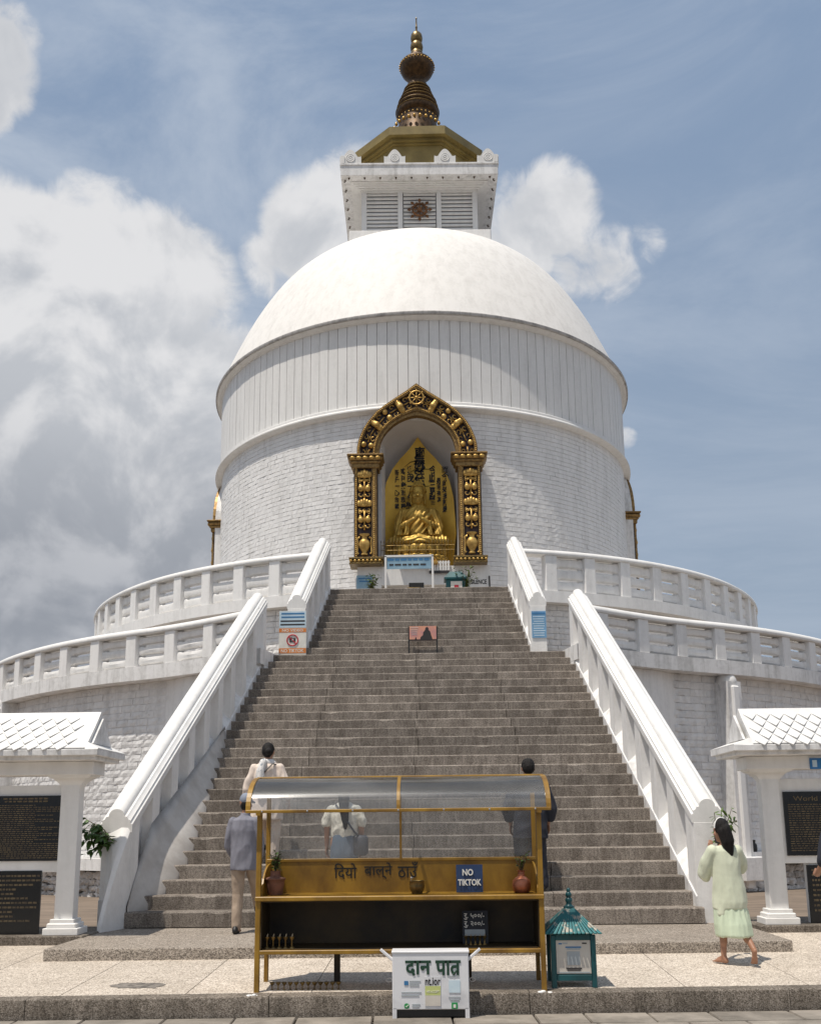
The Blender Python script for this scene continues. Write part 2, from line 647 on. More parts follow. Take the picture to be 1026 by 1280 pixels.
M['step'] = aggregate('washed_granite_step', (0.125, 0.108, 0.091), (0.258, 0.224, 0.191), (0.365, 0.322, 0.28), 115, (0.50, 0.48, 0.465), 0.8, True, rnd=0.34)
M['plat'] = aggregate('washed_granite_platform', (0.10, 0.085, 0.07), (0.28, 0.24, 0.20), (0.50, 0.44, 0.375), 100, (0.72, 0.70, 0.68), 0.6)
M['plaza'] = aggregate('pale_washed_pebble', (0.23, 0.19, 0.155), (0.56, 0.485, 0.405), (0.76, 0.685, 0.59), 100, (0.74, 0.73, 0.71), 0.6)
M['kerb'] = aggregate('washed_kerb', (0.08, 0.066, 0.052), (0.19, 0.16, 0.13), (0.32, 0.28, 0.24), 120, (0.42, 0.41, 0.39), 0.75, True)
M['flag'] = mat('grey_flagstone', (0.30, 0.265, 0.225), (0.17, 0.15, 0.125), 3.5, 0.8, bmp=0.5, bscale=40, rnd=0.25, detail=8)
M['soil'] = mat('dusty_joint', (0.14, 0.12, 0.10), (0.07, 0.06, 0.05), 12, 0.95)
M['brown_ground'] = mat('brown_worn_ground', (0.24, 0.185, 0.14), (0.13, 0.10, 0.075), 2.2, 0.9, bmp=0.5, bscale=12, stretch=(0.6, 2.4, 1), detail=8)
M['cement'] = mat('bare_cement', (0.56, 0.535, 0.505), (0.42, 0.39, 0.36), 2.0, 0.85, bmp=0.4, bscale=60, detail=8, lo=0.40, hi=0.62)
M['gold'] = mat('gilded_relief', (0.66, 0.43, 0.13), (0.38, 0.22, 0.06), 9, 0.42, 0.65, bmp=0.2, bscale=40)
M['gold_s'] = mat('matte_gilding', (0.55, 0.365, 0.08), (0.36, 0.22, 0.045), 3, 0.50, 0.55, bmp=0.08, bscale=20)
M['halo'] = mat('gilded_backplate', (0.80, 0.52, 0.085), (0.58, 0.34, 0.04), 1.0, 0.5, 0.25, bmp=0.06, bscale=20)
M['arch_gold'] = mat('old_gilt_frame', (0.34, 0.215, 0.075), (0.16, 0.092, 0.035), 14, 0.48, 0.55, bmp=0.5, bscale=50)
M['bronze'] = mat('dark_bronze', (0.13, 0.075, 0.035), (0.05, 0.03, 0.016), 7, 0.48, 0.6, bmp=0.25, bscale=30)
M['niche_dark'] = mat('oxblood_panel', (0.035, 0.014, 0.016), (0.02, 0.009, 0.01), 6, 0.5)
M['olive_gold'] = mat('dull_gold_paint', (0.30, 0.225, 0.075), (0.19, 0.14, 0.045), 1.4, 0.5, 0.15, bmp=0.15, detail=7)
M['ink'] = mat('black_ink', (0.012, 0.011, 0.010), scale=5, rough=0.6)
M['niche_white'] = white_mat('niche_plaster', c=(0.72, 0.69, 0.67), amount=0.3)
M['mustard'] = mat('mustard_steel_paint', (0.37, 0.205, 0.02), (0.17, 0.085, 0.009), 3.2, 0.42, 0.0, bmp=0.12, bscale=30, detail=8, stretch=(1, 1, .6))
M['soot'] = mat('sooty_steel', (0.065, 0.040, 0.012), (0.008, 0.006, 0.005), 1.6, 0.6, 0.0, detail=7)
M['black'] = mat('black_steel', (0.015, 0.015, 0.015), scale=4, rough=0.5)
M['teal'] = mat('teal_enamel', (0.012, 0.105, 0.115), (0.008, 0.058, 0.066), 5, 0.35, 0.0, bmp=0.1, bscale=30, detail=7)
M['teal_roof'] = mat('chipped_teal_strips', (0.018, 0.155, 0.165), (0.42, 0.38, 0.31), 16, 0.5, 0.0, lo=0.36, hi=0.46, detail=8, stretch=(1, 1, .4))
M['cream'] = mat('cream_panel', (0.66, 0.62, 0.55), (0.55, 0.50, 0.44), 3, 0.55)
M['boxwhite'] = mat('white_enamel_box', (0.74, 0.74, 0.76), (0.56, 0.56, 0.58), 4, 0.4, detail=8, bmp=0.08, lo=0.3, hi=0.5)
M['plaque'] = mat('black_granite_plaque', (0.012, 0.012, 0.012), (0.007, 0.007, 0.007), 20, 0.25)
M['plaque_txt'] = mat('faded_gilt_letters', (0.17, 0.125, 0.065), (0.07, 0.05, 0.03), 9, 0.6)
M['darkgreen'] = mat('dark_green_paint', (0.012, 0.055, 0.03), scale=6, rough=0.5)
M['grn'] = mat('green_print', (0.02, 0.30, 0.08), scale=6, rough=0.5)
M['navy'] = mat('navy_board', (0.018, 0.045, 0.125), (0.014, 0.03, 0.085), 4, 0.5)
M['slate'] = mat('slate_board', (0.025, 0.028, 0.04), (0.015, 0.017, 0.024), 4, 0.6)
M['offwhite'] = mat('white_lettering', (0.78, 0.76, 0.70), scale=6, rough=0.6)
M['blue'] = mat('blue_board', (0.03, 0.20, 0.48), (0.025, 0.15, 0.38), 4, 0.4)
M['skyblue'] = mat('pale_blue_notice', (0.20, 0.40, 0.62), (0.15, 0.31, 0.50), 3, 0.5)
M['faded'] = mat('faded_blue_poster', (0.30, 0.46, 0.56), (0.20, 0.34, 0.46), 3, 0.5)
M['paleblue'] = mat('pale_print', (0.62, 0.74, 0.80), (0.48, 0.62, 0.72), 3, 0.5)
M['orange'] = mat('orange_band', (0.72, 0.25, 0.06), (0.60, 0.20, 0.05), 3, 0.5)
M['red'] = mat('red_print', (0.55, 0.03, 0.05), scale=3, rough=0.5)
M['sunset'] = mat('sunset_print', (0.78, 0.36, 0.20), (0.50, 0.24, 0.25), 3.0, 0.5)
M['print_dark'] = mat('dark_print', (0.035, 0.03, 0.03), scale=3, rough=0.5)
M['print_blue'] = mat('blue_print', (0.05, 0.20, 0.42), scale=3, rough=0.5)
M['lime'] = mat('lime_sticker', (0.55, 0.60, 0.22), (0.50, 0.55, 0.20), 3, 0.5)
M['greyprint'] = mat('grey_print', (0.42, 0.46, 0.48), scale=3, rough=0.5)
M['clay'] = mat('clay_pot', (0.24, 0.105, 0.065), (0.11, 0.05, 0.035), 9, 0.7, bmp=0.3)
M['copper'] = mat('copper_pot', (0.50, 0.18, 0.10), (0.26, 0.09, 0.05), 7, 0.38, 0.6)
M['brass'] = mat('tarnished_brass', (0.30, 0.20, 0.07), (0.10, 0.07, 0.03), 12, 0.4, 0.7)
M['steel'] = mat('steel', (0.55, 0.55, 0.56), scale=9, rough=0.3, metal=0.9)
M['wick'] = mat('lamp_wick', (0.45, 0.36, 0.24), scale=9, rough=0.9)
M['leaf'] = mat('leaf_green', (0.085, 0.16, 0.032), (0.045, 0.09, 0.02), 14, 0.42, rnd=0.5)
M['leaf_l'] = mat('leaf_pale_green', (0.12, 0.19, 0.035), (0.07, 0.12, 0.02), 14, 0.42, rnd=0.4)
M['stem'] = mat('brown_stem', (0.12, 0.08, 0.045), scale=10, rough=0.9)
M['skin'] = mat('brown_skin', (0.36, 0.185, 0.115), (0.30, 0.15, 0.09), 6, 0.5)
M['skin_l'] = mat('light_brown_skin', (0.42, 0.235, 0.155), (0.36, 0.19, 0.12), 6, 0.5)
M['hair'] = mat('black_hair', (0.016, 0.013, 0.012), (0.005, 0.004, 0.004), 60, 0.62, stretch=(3, 3, .25), obj=True, spec=0.25, bmp=0.6, bscale=120, bdist=.01)
M['mint'] = mat('pale_green_cotton', (0.62, 0.65, 0.50), (0.52, 0.55, 0.42), 5, 0.85, bmp=0.2, bscale=16, bdist=.015, obj=True, sheen=0.2)
M['mint2'] = mat('mint_skirt', (0.62, 0.71, 0.53), (0.54, 0.62, 0.46), 5, 0.8, bmp=0.2, bscale=16, bdist=.015, obj=True)
M['lavender'] = mat('lavender_grey_shirt', (0.215, 0.215, 0.255), (0.17, 0.17, 0.205), 6, 0.8, bmp=0.2, bscale=16, bdist=.015, obj=True)
M['khaki'] = mat('khaki_trousers', (0.40, 0.31, 0.235), (0.32, 0.245, 0.185), 6, 0.85, bmp=0.2, bscale=16, bdist=.015, obj=True)
M['capc'] = mat('blue_grey_cap', (0.24, 0.27, 0.34), scale=8, rough=0.8)
M['peach'] = mat('peach_tunic', (0.78, 0.67, 0.59), (0.68, 0.57, 0.49), 5, 0.85, bmp=0.2, bscale=16, bdist=.015, obj=True)
M['ivory'] = mat('ivory_trousers', (0.72, 0.60, 0.50), (0.62, 0.51, 0.42), 5, 0.85, bmp=0.2, bscale=16, bdist=.015, obj=True)
M['scarf'] = mat('patterned_pale_scarf', (0.70, 0.68, 0.66), (0.30, 0.34, 0.38), 26, 0.85, lo=0.36, hi=0.46)
M['shirt_w'] = mat('white_patterned_blouse', (0.74, 0.70, 0.60), (0.52, 0.49, 0.42), 18, 0.85, bmp=0.2, bscale=16, bdist=.015, obj=True, lo=0.35, hi=0.5)
M['denim'] = mat('grey_blue_denim', (0.135, 0.175, 0.225), (0.10, 0.135, 0.18), 7, 0.85, bmp=0.2, bscale=16, bdist=.015, obj=True)
M['bag'] = mat('dark_grey_bag', (0.05, 0.055, 0.07), scale=8, rough=0.6)
M['navycloth'] = mat('dark_navy_cloth', (0.022, 0.025, 0.038), (0.014, 0.016, 0.026), 6, 0.85, bmp=0.2, bscale=16, bdist=.015, obj=True)
M['shoe'] = mat('black_shoe', (0.015, 0.014, 0.014), scale=8, rough=0.5)


def acrylic(name):
    m = bpy.data.materials.new(name)
    m.use_nodes = True
    t = m.node_tree
    t.nodes.clear()
    tr = N(t, 'ShaderNodeBsdfTransparent'); tr.inputs[0].default_value = (0.90, 0.91, 0.92, 1)
    gl = N(t, 'ShaderNodeBsdfGlossy'); gl.inputs['Roughness'].default_value = 0.13
    df = N(t, 'ShaderNodeBsdfDiffuse'); df.inputs[0].default_value = (0.68, 0.66, 0.63, 1)
    fr = N(t, 'ShaderNodeFresnel'); fr.inputs[0].default_value = 1.45
    a = N(t, 'ShaderNodeMixShader'); b = N(t, 'ShaderNodeMixShader')
    sc = smooth(t, tex(t, 2.2, 3, 0.5, 0.3, (.7, 1, 1.5)), 0.35, 0.75, 0.05, 0.15)
    t.links.new(sc, a.inputs[0]); t.links.new(tr.outputs[0], a.inputs[1]); t.links.new(df.outputs[0], a.inputs[2])
    t.links.new(fr.outputs[0], b.inputs[0]); t.links.new(a.outputs[0], b.inputs[1]); t.links.new(gl.outputs[0], b.inputs[2])
    o = N(t, 'ShaderNodeOutputMaterial'); t.links.new(b.outputs[0], o.inputs[0])
    return m


M['acrylic'] = acrylic('scuffed_clear_acrylic')

# ================================================================== THE SETTING
D = 34.2492                                   # distance of the pagoda's axis from the camera
AX = (0.02, D)                                # the axis in plan


def polar(R, a, z=0.0):
    return Vector((AX[0] + R * sin(a), AX[1] - R * cos(a), z))


def kerb_y(x):
    return 9.03 + 0.04 * x


# ground: one wide sheet, then the flagged lower pavement, plaza, platform
g = MB()
g.add([(-3000, -3000, -0.06), (3000, -3000, -0.06), (3000, 3000, -0.06), (-3000, 3000, -0.06)], [(0, 1, 2, 3)])
struct(g.build('ground', M['soil']))

pav = bpy.data.objects.new('lower_pavement', None)
COL.objects.link(pav)
struct(pav)
rng = random.Random(3)
fl = []
for k in range(6):
    m_ = MB()
    m_.box((0, 0, -0.04), (1.0, 1.0, 0.08), bev=0.012)
    for i, p in enumerate(m_.v):
        m_.v[i] = (p[0], p[1], p[2] + (rng.uniform(-.004, .002) if p[2] > -0.03 else 0))
    fl.append(m_.mesh('flagstone', M['flag']))
rows = [8.99 - 0.42 * i for i in range(9)]
for ri, yt in enumerate(rows):
    x = -6.2 - rng.random() * .5
    d = 0.41
    while x < 6.4:
        w = rng.uniform(0.42, 0.82)
        xm = x + w / 2
        o = link('flagstone', fl[rng.randrange(6)], pav, (xm, yt - d / 2 + 0.04 * xm, rng.uniform(-.004, .003)), (rng.uniform(-.004, .004), rng.uniform(-.004, .004), 0.04))
        o.scale = (w - .014, d - .014, 1)
        x += w

# plaza: scored panels of pale washed pebble with a darker kerb along the front
plz = bpy.data.objects.new('plaza', None)
COL.objects.link(plz)
struct(plz)


def plaza_z(y):
    return 0.165 + (y - 9.03) * 0.035


cuts = [-9.65 + 1.1 * k + 0.05 for k in range(18)]
for i in range(len(cuts) - 1):
    x0, x1 = cuts[i] + .004, cuts[i + 1] - .004
    m_ = MB()
    ya = lambda x: kerb_y(x) + .16
    yb = 12.9
    for (p, q) in ((0, 1),):
        top = [(x0, ya(x0), plaza_z(ya(x0))), (x1, ya(x1), plaza_z(ya(x1))), (x1, yb, plaza_z(yb)), (x0, yb, plaza_z(yb))]
        bot = [(a, b, c - .16) for a, b, c in top]
        m_.add(bot + top, [(3, 2, 1, 0), (4, 5, 6, 7), (0, 1, 5, 4), (1, 2, 6, 5), (2, 3, 7, 6), (3, 0, 4, 7)])
    m_.build('paving_slab', M['plaza'], plz)
x = -9.6
while x < 9.4:
    w = rng.uniform(1.9, 2.4)
    m_ = MB()
    n = 10
    rings = []
    for k in range(n + 1):
        xx = x + .003 + (w - .006) * k / n
        y = kerb_y(xx)
        j = rng.uniform(-.005, .005)
        z = plaza_z(y)
        rings.append([(xx, y + .16, -.05), (xx, y + j, -.05), (xx, y + j, z - .022), (xx, y + .006 + j, z - .007), (xx, y + .022, z + .001), (xx, y + .157, z + .003)])
    m_.loft(rings)
    m_.build('kerb_stone', M['kerb'], plz, smooth_=35)
    x += w

# dark irregular smudge laid just above the paving, left of the lamp stand
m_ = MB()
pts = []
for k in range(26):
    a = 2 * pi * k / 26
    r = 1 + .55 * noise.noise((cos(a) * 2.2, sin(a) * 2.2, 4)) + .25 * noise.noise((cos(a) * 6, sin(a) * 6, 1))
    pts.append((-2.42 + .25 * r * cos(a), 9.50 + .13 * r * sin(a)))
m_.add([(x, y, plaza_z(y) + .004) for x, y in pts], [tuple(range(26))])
m_.build('dark_patch', mat('dark_smudge', (0.26, 0.23, 0.20), (0.09, 0.08, 0.07), 14, .8, detail=8), plz)
for cx_, cy_ in ((-1.29, 9.06), (1.24, 9.155)):
    for k in range(4):
        m_ = MB()
        m_.ball((cx_ + rng.uniform(-.05, .05), cy_ - .06 + rng.uniform(-.0, .04), .165 + rng.uniform(-.01, .004)), (rng.uniform(.015, .04), .02, .012), 8, 5)
        m_.build('cement_dab', M['white_s'], plz, smooth_=180)

# platform in front of the stairs
pl = bpy.data.objects.new('stair_platform', None)
COL.objects.link(pl)
struct(pl)
for (a, b) in ((-3.85, -1.45), (-1.45, 1.3), (1.3, 4.1)):
    f = lambda x: 10.98 + 0.035 * x
    m_ = MB()
    n = 8
    rings = []
    for k in range(n + 1):
        xx = a + .003 + (b - a - .006) * k / n
        y = f(xx) + rng.uniform(-.004, .004)
        z = 0.352
        rings.append([(xx, 13.4, .1), (xx, y, .1), (xx, y, z - .02), (xx, y + .006, z - .006), (xx, y + .02, z), (xx, 13.4, z)])
    m_.loft(rings)
    m_.build('platform_slab', M['plat'], pl, smooth_=35)

# worn brown ground behind the notice boards, sloping to the terrace foot
m_ = MB()
nx, ny = 60, 14
vs = []
for j in range(ny + 1):
    for i in range(nx + 1):
        x = -30 + i; y = 12.9 + (40 - 12.9) * j / ny
        vs.append((x, y, 0.26 - 0.014 * min(y - 12.9, 12) + (0.02 * noise.noise((x * .7, y * .7, 1)) if 0 < j else 0) - (0 if j else .0)))
m_.add(vs, [(j * (nx + 1) + i, j * (nx + 1) + i + 1, (j + 1) * (nx + 1) + i + 1, (j + 1) * (nx + 1) + i) for j in range(ny) for i in range(nx)])
struct(m_.build('earth_court', M['brown_ground'], smooth_=180))

# ================================================================== STAIRCASE
Z1, TR, RI, H1 = 12.9658, 0.2863, 0.1812, 0.5533
N1 = 26
step_y = [Z1 + TR * i for i in range(N1)]
step_h = [H1 + RI * i for i in range(N1)]
y26, h26 = step_y[-1], step_h[-1]
for j in range(11):
    step_y.append(y26 + 0.2851 + 0.2745 * j)
    step_h.append(h26 + 0.1925 * (j + 1))


def xin(y):            # inner face of the lower parapets
    return 3.62 - (y - 13.0) * 0.0715


def xin_u(y):          # upper parapets
    return 2.34 - (y - 20.4) * 0.075


stair = thing('staircase', 'wide straight flight of worn brown washed-stone steps climbing to the golden niche', 'stairs', (0, 12.9658, 0.35))
rng = random.Random(11)
for i, (y, h) in enumerate(zip(step_y, step_h)):
    up = i >= N1
    X = (xin_u(y) if up else xin(y)) + 0.05
    if i == N1 - 1:
        depth = 0.70
    else:
        depth = 0.31
    r = (0.20 if up else 0.19)
    cutx = [-X, -1.36 * X / 2.3, 0.03, 1.36 * X / 2.3, X] if up else [-X, -X * .52, 0.02, X * .5, X]
    cutx = [c + (rng.uniform(-.06, .06) if 0 < k < 4 else 0) for k, c in enumerate(cutx)]
    wear = 0.004 if not up else 0.006
    for a, b in zip(cutx[:-1], cutx[1:]):
        m_ = MB()
        n = max(3, int((b - a) / 0.17))
        rings = []
        for k in range(n + 1):
            xx = a + .0045 + (b - a - .009) * k / n
            j = rng.uniform(-wear, wear)
            c = rng.uniform(0.0, .006) + (0.02 if rng.random() < .035 else 0)
            rings.append([(xx, y + depth, h - r), (xx, y + j, h - r), (xx, y + j, h - .013 - c), (xx, y + .009 + j + c * .6, h - .002 - c * .3), (xx, y + .030 + c, h + .0015), (xx, y + depth, h)])
        m_.loft(rings)
        m_.build('step_slab', M['step'], stair, smooth_=30)
# solid core under the flight
core = MB()
core.add([(-3.4, 13.3, .2), (3.4, 13.3, .2), (3.0, 20.6, .2), (-3.0, 20.6, .2), (-3.4, 13.3, .45), (3.4, 13.3, .45), (3.0, 20.6, 4.85), (-3.0, 20.6, 4.85)],
         [(0, 1, 2, 3), (4, 5, 6, 7), (0, 1, 5, 4), (1, 2, 6, 5), (2, 3, 7, 6), (3, 0, 4, 7)])
core.add([(-2.3, 20.45, 4.8), (2.3, 20.45, 4.8), (2.1, 24.2, 4.8), (-2.1, 24.2, 4.8), (-2.3, 20.45, 5.0), (2.3, 20.45, 5.0), (2.15, 23.2, 6.9), (-2.15, 23.2, 6.9), (-2.1, 24.2, 6.95), (2.1, 24.2, 6.95)],
         [(0, 1, 2, 3), (4, 5, 6, 7), (7, 6, 9, 8), (0, 1, 5, 4), (1, 2, 9, 6, 5), (2, 3, 8, 9), (3, 0, 4, 7, 8)])
core.build('stair_core', M['cement'], stair)
# cement fillet poured down the left edge of the lower steps
m_ = MB()
rings = []
for k in range(0, 23):
    t = k / 22
    y = 12.99 + t * 4.2
    hs = H1 + (y - Z1) / TR * RI
    wout = 0.05 + 0.50 * sin(min(1, t * 3.2) * pi / 2) * (1 - t) ** 0.8
    up_ = (0.10 + 0.62 * (1 - t) ** 1.1) * min(1, t * 5 + .1)
    xw = -xin(y) - 0.03
    j = 0.02 * noise.noise((y * 3, 1, 2))
    rings.append([(xw, y, hs - .5), (xw + wout + j, y, hs - .5), (xw + wout + j, y, hs - .10), (xw + wout * .55, y, hs + up_ * .22), (xw + wout * .22, y, hs + up_ * .6), (xw + .02, y, hs + up_)])
m_.loft(rings)
m_.build('cement_fillet', M['cement'], stair, smooth_=180)

# ------------------------------------------------------------------ stair parapets
COPE = [(0.0, -.30), (0.0, -.20), (.025, -.185), (.025, -.15), (.055, -.135), (.075, -.10), (.105, -.10)]
for k in range(9):
    a = pi - pi * k / 8
    COPE.append((.21 + .105 * cos(a), -.095 + .095 * sin(a)))
COPE += [(.315, -.10), (.345, -.10), (.365, -.135), (.395, -.15), (.395, -.185), (.42, -.20), (.42, -.30)]


def parapet(side, y0, y1, zfun, xf, topoff0, topoff1, n_post, label, wid=1.0, foot=-.5, pier=None, top_cut=True):
    sgn = 1 if side > 0 else -1
    lab = label
    th = thing('stair_parapet', lab, 'parapet', (sgn * xf(y0), y0, zfun(y0)), group=None)
    P = lambda s, y, z: (sgn * (xf(y) + s * wid), y, z)
    pk = lambda y: zfun(y) + topoff0 + (topoff1 - topoff0) * (y - y0) / (y1 - y0)
    # coping
    m_ = MB()
    ns = 10
    rings = []
    for k in range(ns + 1):
        y = y0 + (y1 - y0) * k / ns
        rings.append([P(s, y, pk(y) + dz) for s, dz in COPE])
    m_.loft(rings)
    m_.build('coping', M['white_s'], th, smooth_=32)
    # recessed panel wall
    m_ = MB()
    rings = []
    for k in range(ns + 1):
        y = y0 + .04 + (y1 - y0 - .04) * k / ns
        rings.append([P(.15, y, max(zfun(y) + foot, 0.0)), P(.29, y, max(zfun(y) + foot, 0.0)), P(.29, y, pk(y) - .29), P(.15, y, pk(y) - .29)])
    m_.loft(rings)
    m_.build('panel_wall', M['white_d'], th)
    # plinth that steps with the stair
    m_ = MB()
    rings = []
    for k in range(ns + 1):
        y = y0 + .008 + (y1 - y0 - .02) * k / ns
        rings.append([P(.0, y, max(zfun(y) + foot, 0.0)), P(.40, y, max(zfun(y) + foot, 0.0)), P(.40, y, zfun(y) + .10), P(.16, y, zfun(y) + .17), P(.0, y, zfun(y) + .03)])
    m_.loft(rings)
    m_.build('plinth', M['white_d'], th)
    # posts between the recesses
    for k in range(n_post):
        yc = y0 + .16 + (y1 - y0 - .30) * k / (n_post - 1)
        hw = 0.14
        a, b = yc - hw, yc + hw
        m_ = MB()
        vs = []
        for y in (a, b):
            for s in (.015, .395):
                vs.append(P(s, y, zfun(y) + .0))
                vs.append(P(s, y, pk(y) - .295))
        m_.add(vs, [(0, 1, 3, 2), (4, 6, 7, 5), (0, 4, 5, 1), (2, 3, 7, 6), (1, 5, 7, 3), (0, 2, 6, 4)])
        m_.build('post', M['white'], th)
    return th, P, pk


zl = lambda y: H1 + (y - Z1) / TR * RI
zu = lambda y: h26 + .1925 + (y - step_y[26]) / .2745 * .1925
tL, PL, pkL = parapet(-1, 13.02, 20.05, zl, xin, 1.26, 1.36, 10, 'long white parapet left of the lower flight, its foot curling to the ground')
tR, PR, pkR = parapet(1, 13.10, 20.05, zl, xin, 1.26, 1.33, 10, 'long white parapet right of the lower flight, ending in a square pier')
uL, PuL, pkuL = parapet(-1, 20.36, 23.2, zu, xin_u, 1.17, 1.27, 5, 'short white parapet left of the upper flight, behind the no-video board', wid=.98)
uR, PuR, pkuR = parapet(1, 20.36, 23.2, zu, xin_u, 1.15, 1.22, 5, 'short white parapet right of the upper flight, a pale blue notice on its pier', wid=.86)
# end piers (square, plastered)
for th, P, pk, y0, z0, wd in ((tR, PR, pkR, 13.10, 0.3, .40), (uL, PuL, pkuL, 20.36, h26 - .05, .40), (uR, PuR, pkuR, 20.36, h26 - .05, .40)):
    m_ = MB()
    vs = []
    for y in (y0 - .004, y0 + .24):
        for s in (.02, .40):
            vs += [P(s, y, z0), P(s, y, pk(max(y, y0)) - .303)]
    m_.add(vs, [(0, 1, 3, 2), (4, 6, 7, 5), (0, 4, 5, 1), (2, 3, 7, 6), (1, 5, 7, 3), (0, 2, 6, 4)])
    m_.build('end_pier', M['white'], th)
# left foot: beyond the rounded coping the wall thins to a wing that curls forward and down to the ground
m_ = MB()
rings = []
zc_ = pkL(13.02)
for k in range(17):
    t = k / 16
    y = 13.10 - .60 * t
    zt = zc_ - .16 - (zc_ - .16 - .37) * (.72 * t + .28 * t ** 3)
    xi = -(xin(13.02) + .01) - .17 * t ** 1.3
    w = .36 * (1 - t) ** 2.6 + .04
    xo = xi - w
    rings.append([(xi, y, .25), (xi, y, zt), (xi - .03, y, zt + .045), (xi - .03 - .3 * w, y, zt + .05), (xo, y, zt - .04 * (1 - t)), (xo, y, .25)])
m_.loft(rings)
m_.build('foot_wing', M['white'], tL, smooth_=40)


# ================================================================== BRICKWORK
def brick_shape(rng, L, h, d, rough, nx=3, nz=2):
    """face towards -Y at y=0, irregular front; back open"""
    vs = []
    for j in range(nz + 1):
        for i in range(nx + 1):
            edge = i in (0, nx) or j in (0, nz)
            vs.append((-L / 2 + L * i / nx + rng.uniform(-1, 1) * rough * .6, (rough * .9 if edge else 0) + rng.uniform(-1, 1) * rough * .7, -h / 2 + h * j / nz + rng.uniform(-1, 1) * rough * .6))
    fs = [(j * (nx + 1) + i, j * (nx + 1) + i + 1, (j + 1) * (nx + 1) + i + 1, (j + 1) * (nx + 1) + i) for j in range(nz) for i in range(nx)]
    loop = [i for i in range(nx + 1)] + [j * (nx + 1) + nx for j in range(1, nz + 1)] + [nz * (nx + 1) + i for i in range(nx - 1, -1, -1)] + [j * (nx + 1) for j in range(nz - 1, 0, -1)]
    n0 = len(vs)
    for q in loop:
        vs.append((vs[q][0], d, vs[q][2]))
    m = len(loop)
    for k in range(m):
        fs.append((loop[k], n0 + k, n0 + (k + 1) % m, loop[(k + 1) % m]))
    return vs, fs


def mesh_raw(name, vs, fs, m):
    me = bpy.data.meshes.new(name)
    me.from_pydata(vs, [], fs)
    me.materials.append(m)
    me.update()
    return me


def bricks(parent, name, Rf, z0, z1, h, L, gap, rough, depth, a_lo, a_hi, skip, m, want, seed, jit=.004, nx=3, nz=2, cap=300):
    """courses of separate bricks on a curved wall; want(a, z) -> priority (lower is shown larger) or None"""
    rng = random.Random(seed)
    shapes = [brick_shape(rng, L - gap * .45, h - gap, depth, rough, nx, nz) for _ in range(10)]
    meshes = [mesh_raw(name, v, f, m) for v, f in shapes]
    items = []
    nrow = int(round((z1 - z0) / h))
    hh = (z1 - z0) / nrow
    for r in range(nrow):
        zc = z0 + hh * (r + .5)
        R = Rf(0.5 * (a_lo + a_hi), zc)
        a = a_lo + (L / R) * (.5 if r % 2 else 0) + rng.uniform(-.1, .1) * L / R
        while a < a_hi:
            Rr = Rf(a, zc)
            ln = rng.uniform(.82, 1.18)
            da = L * ln / Rr
            ac = a + da / 2
            a += da
            if skip(ac, zc, da / 2):
                continue
            p = polar(Rr + rng.uniform(-jit, jit), ac, zc + rng.uniform(-.3, .3) * jit)
            items.append((want(ac, zc), p, ac, ln, rng.randrange(10), hh / h, rng.uniform(-.012, .012), rng.uniform(-.02, .02)))
    items.sort(key=lambda q: q[0])
    W_ = wloc(parent)
    for (pr, p, a, ln, k, sz, t1, t2) in items[:cap]:
        o = link(name, meshes[k], parent, p - W_, (t2, t1 * .6, a + t1))
        o.scale = (ln, 1, sz)
    big_v = []; big_f = []
    for (pr, p, a, ln, k, sz, t1, t2) in items[cap:]:
        MM = Matrix.Translation(p - W_) @ Matrix.Rotation(a + t1, 4, 'Z') @ Matrix.Rotation(t2, 4, 'X')
        o0 = len(big_v)
        v, f = shapes[k]
        big_v += [MM @ Vector((q[0] * ln, q[1], q[2] * sz)) for q in v]
        big_f += [tuple(i + o0 for i in q) for q in f]
    if big_v:
        stuff(link(name + 'work', mesh_raw(name + 'work', big_v, big_f, m), parent))
    return len(items)


# ================================================================== LOWER TERRACE
def R_low(a):
    """plan radius of the lower balustrade: a circle that flares out to meet the stair"""
    d = abs(a)
    k = radians(26.0)
    return 14.02 + (1.05 * ((k - d) / radians(14.5)) ** 1.9 if d < k else 0.0)


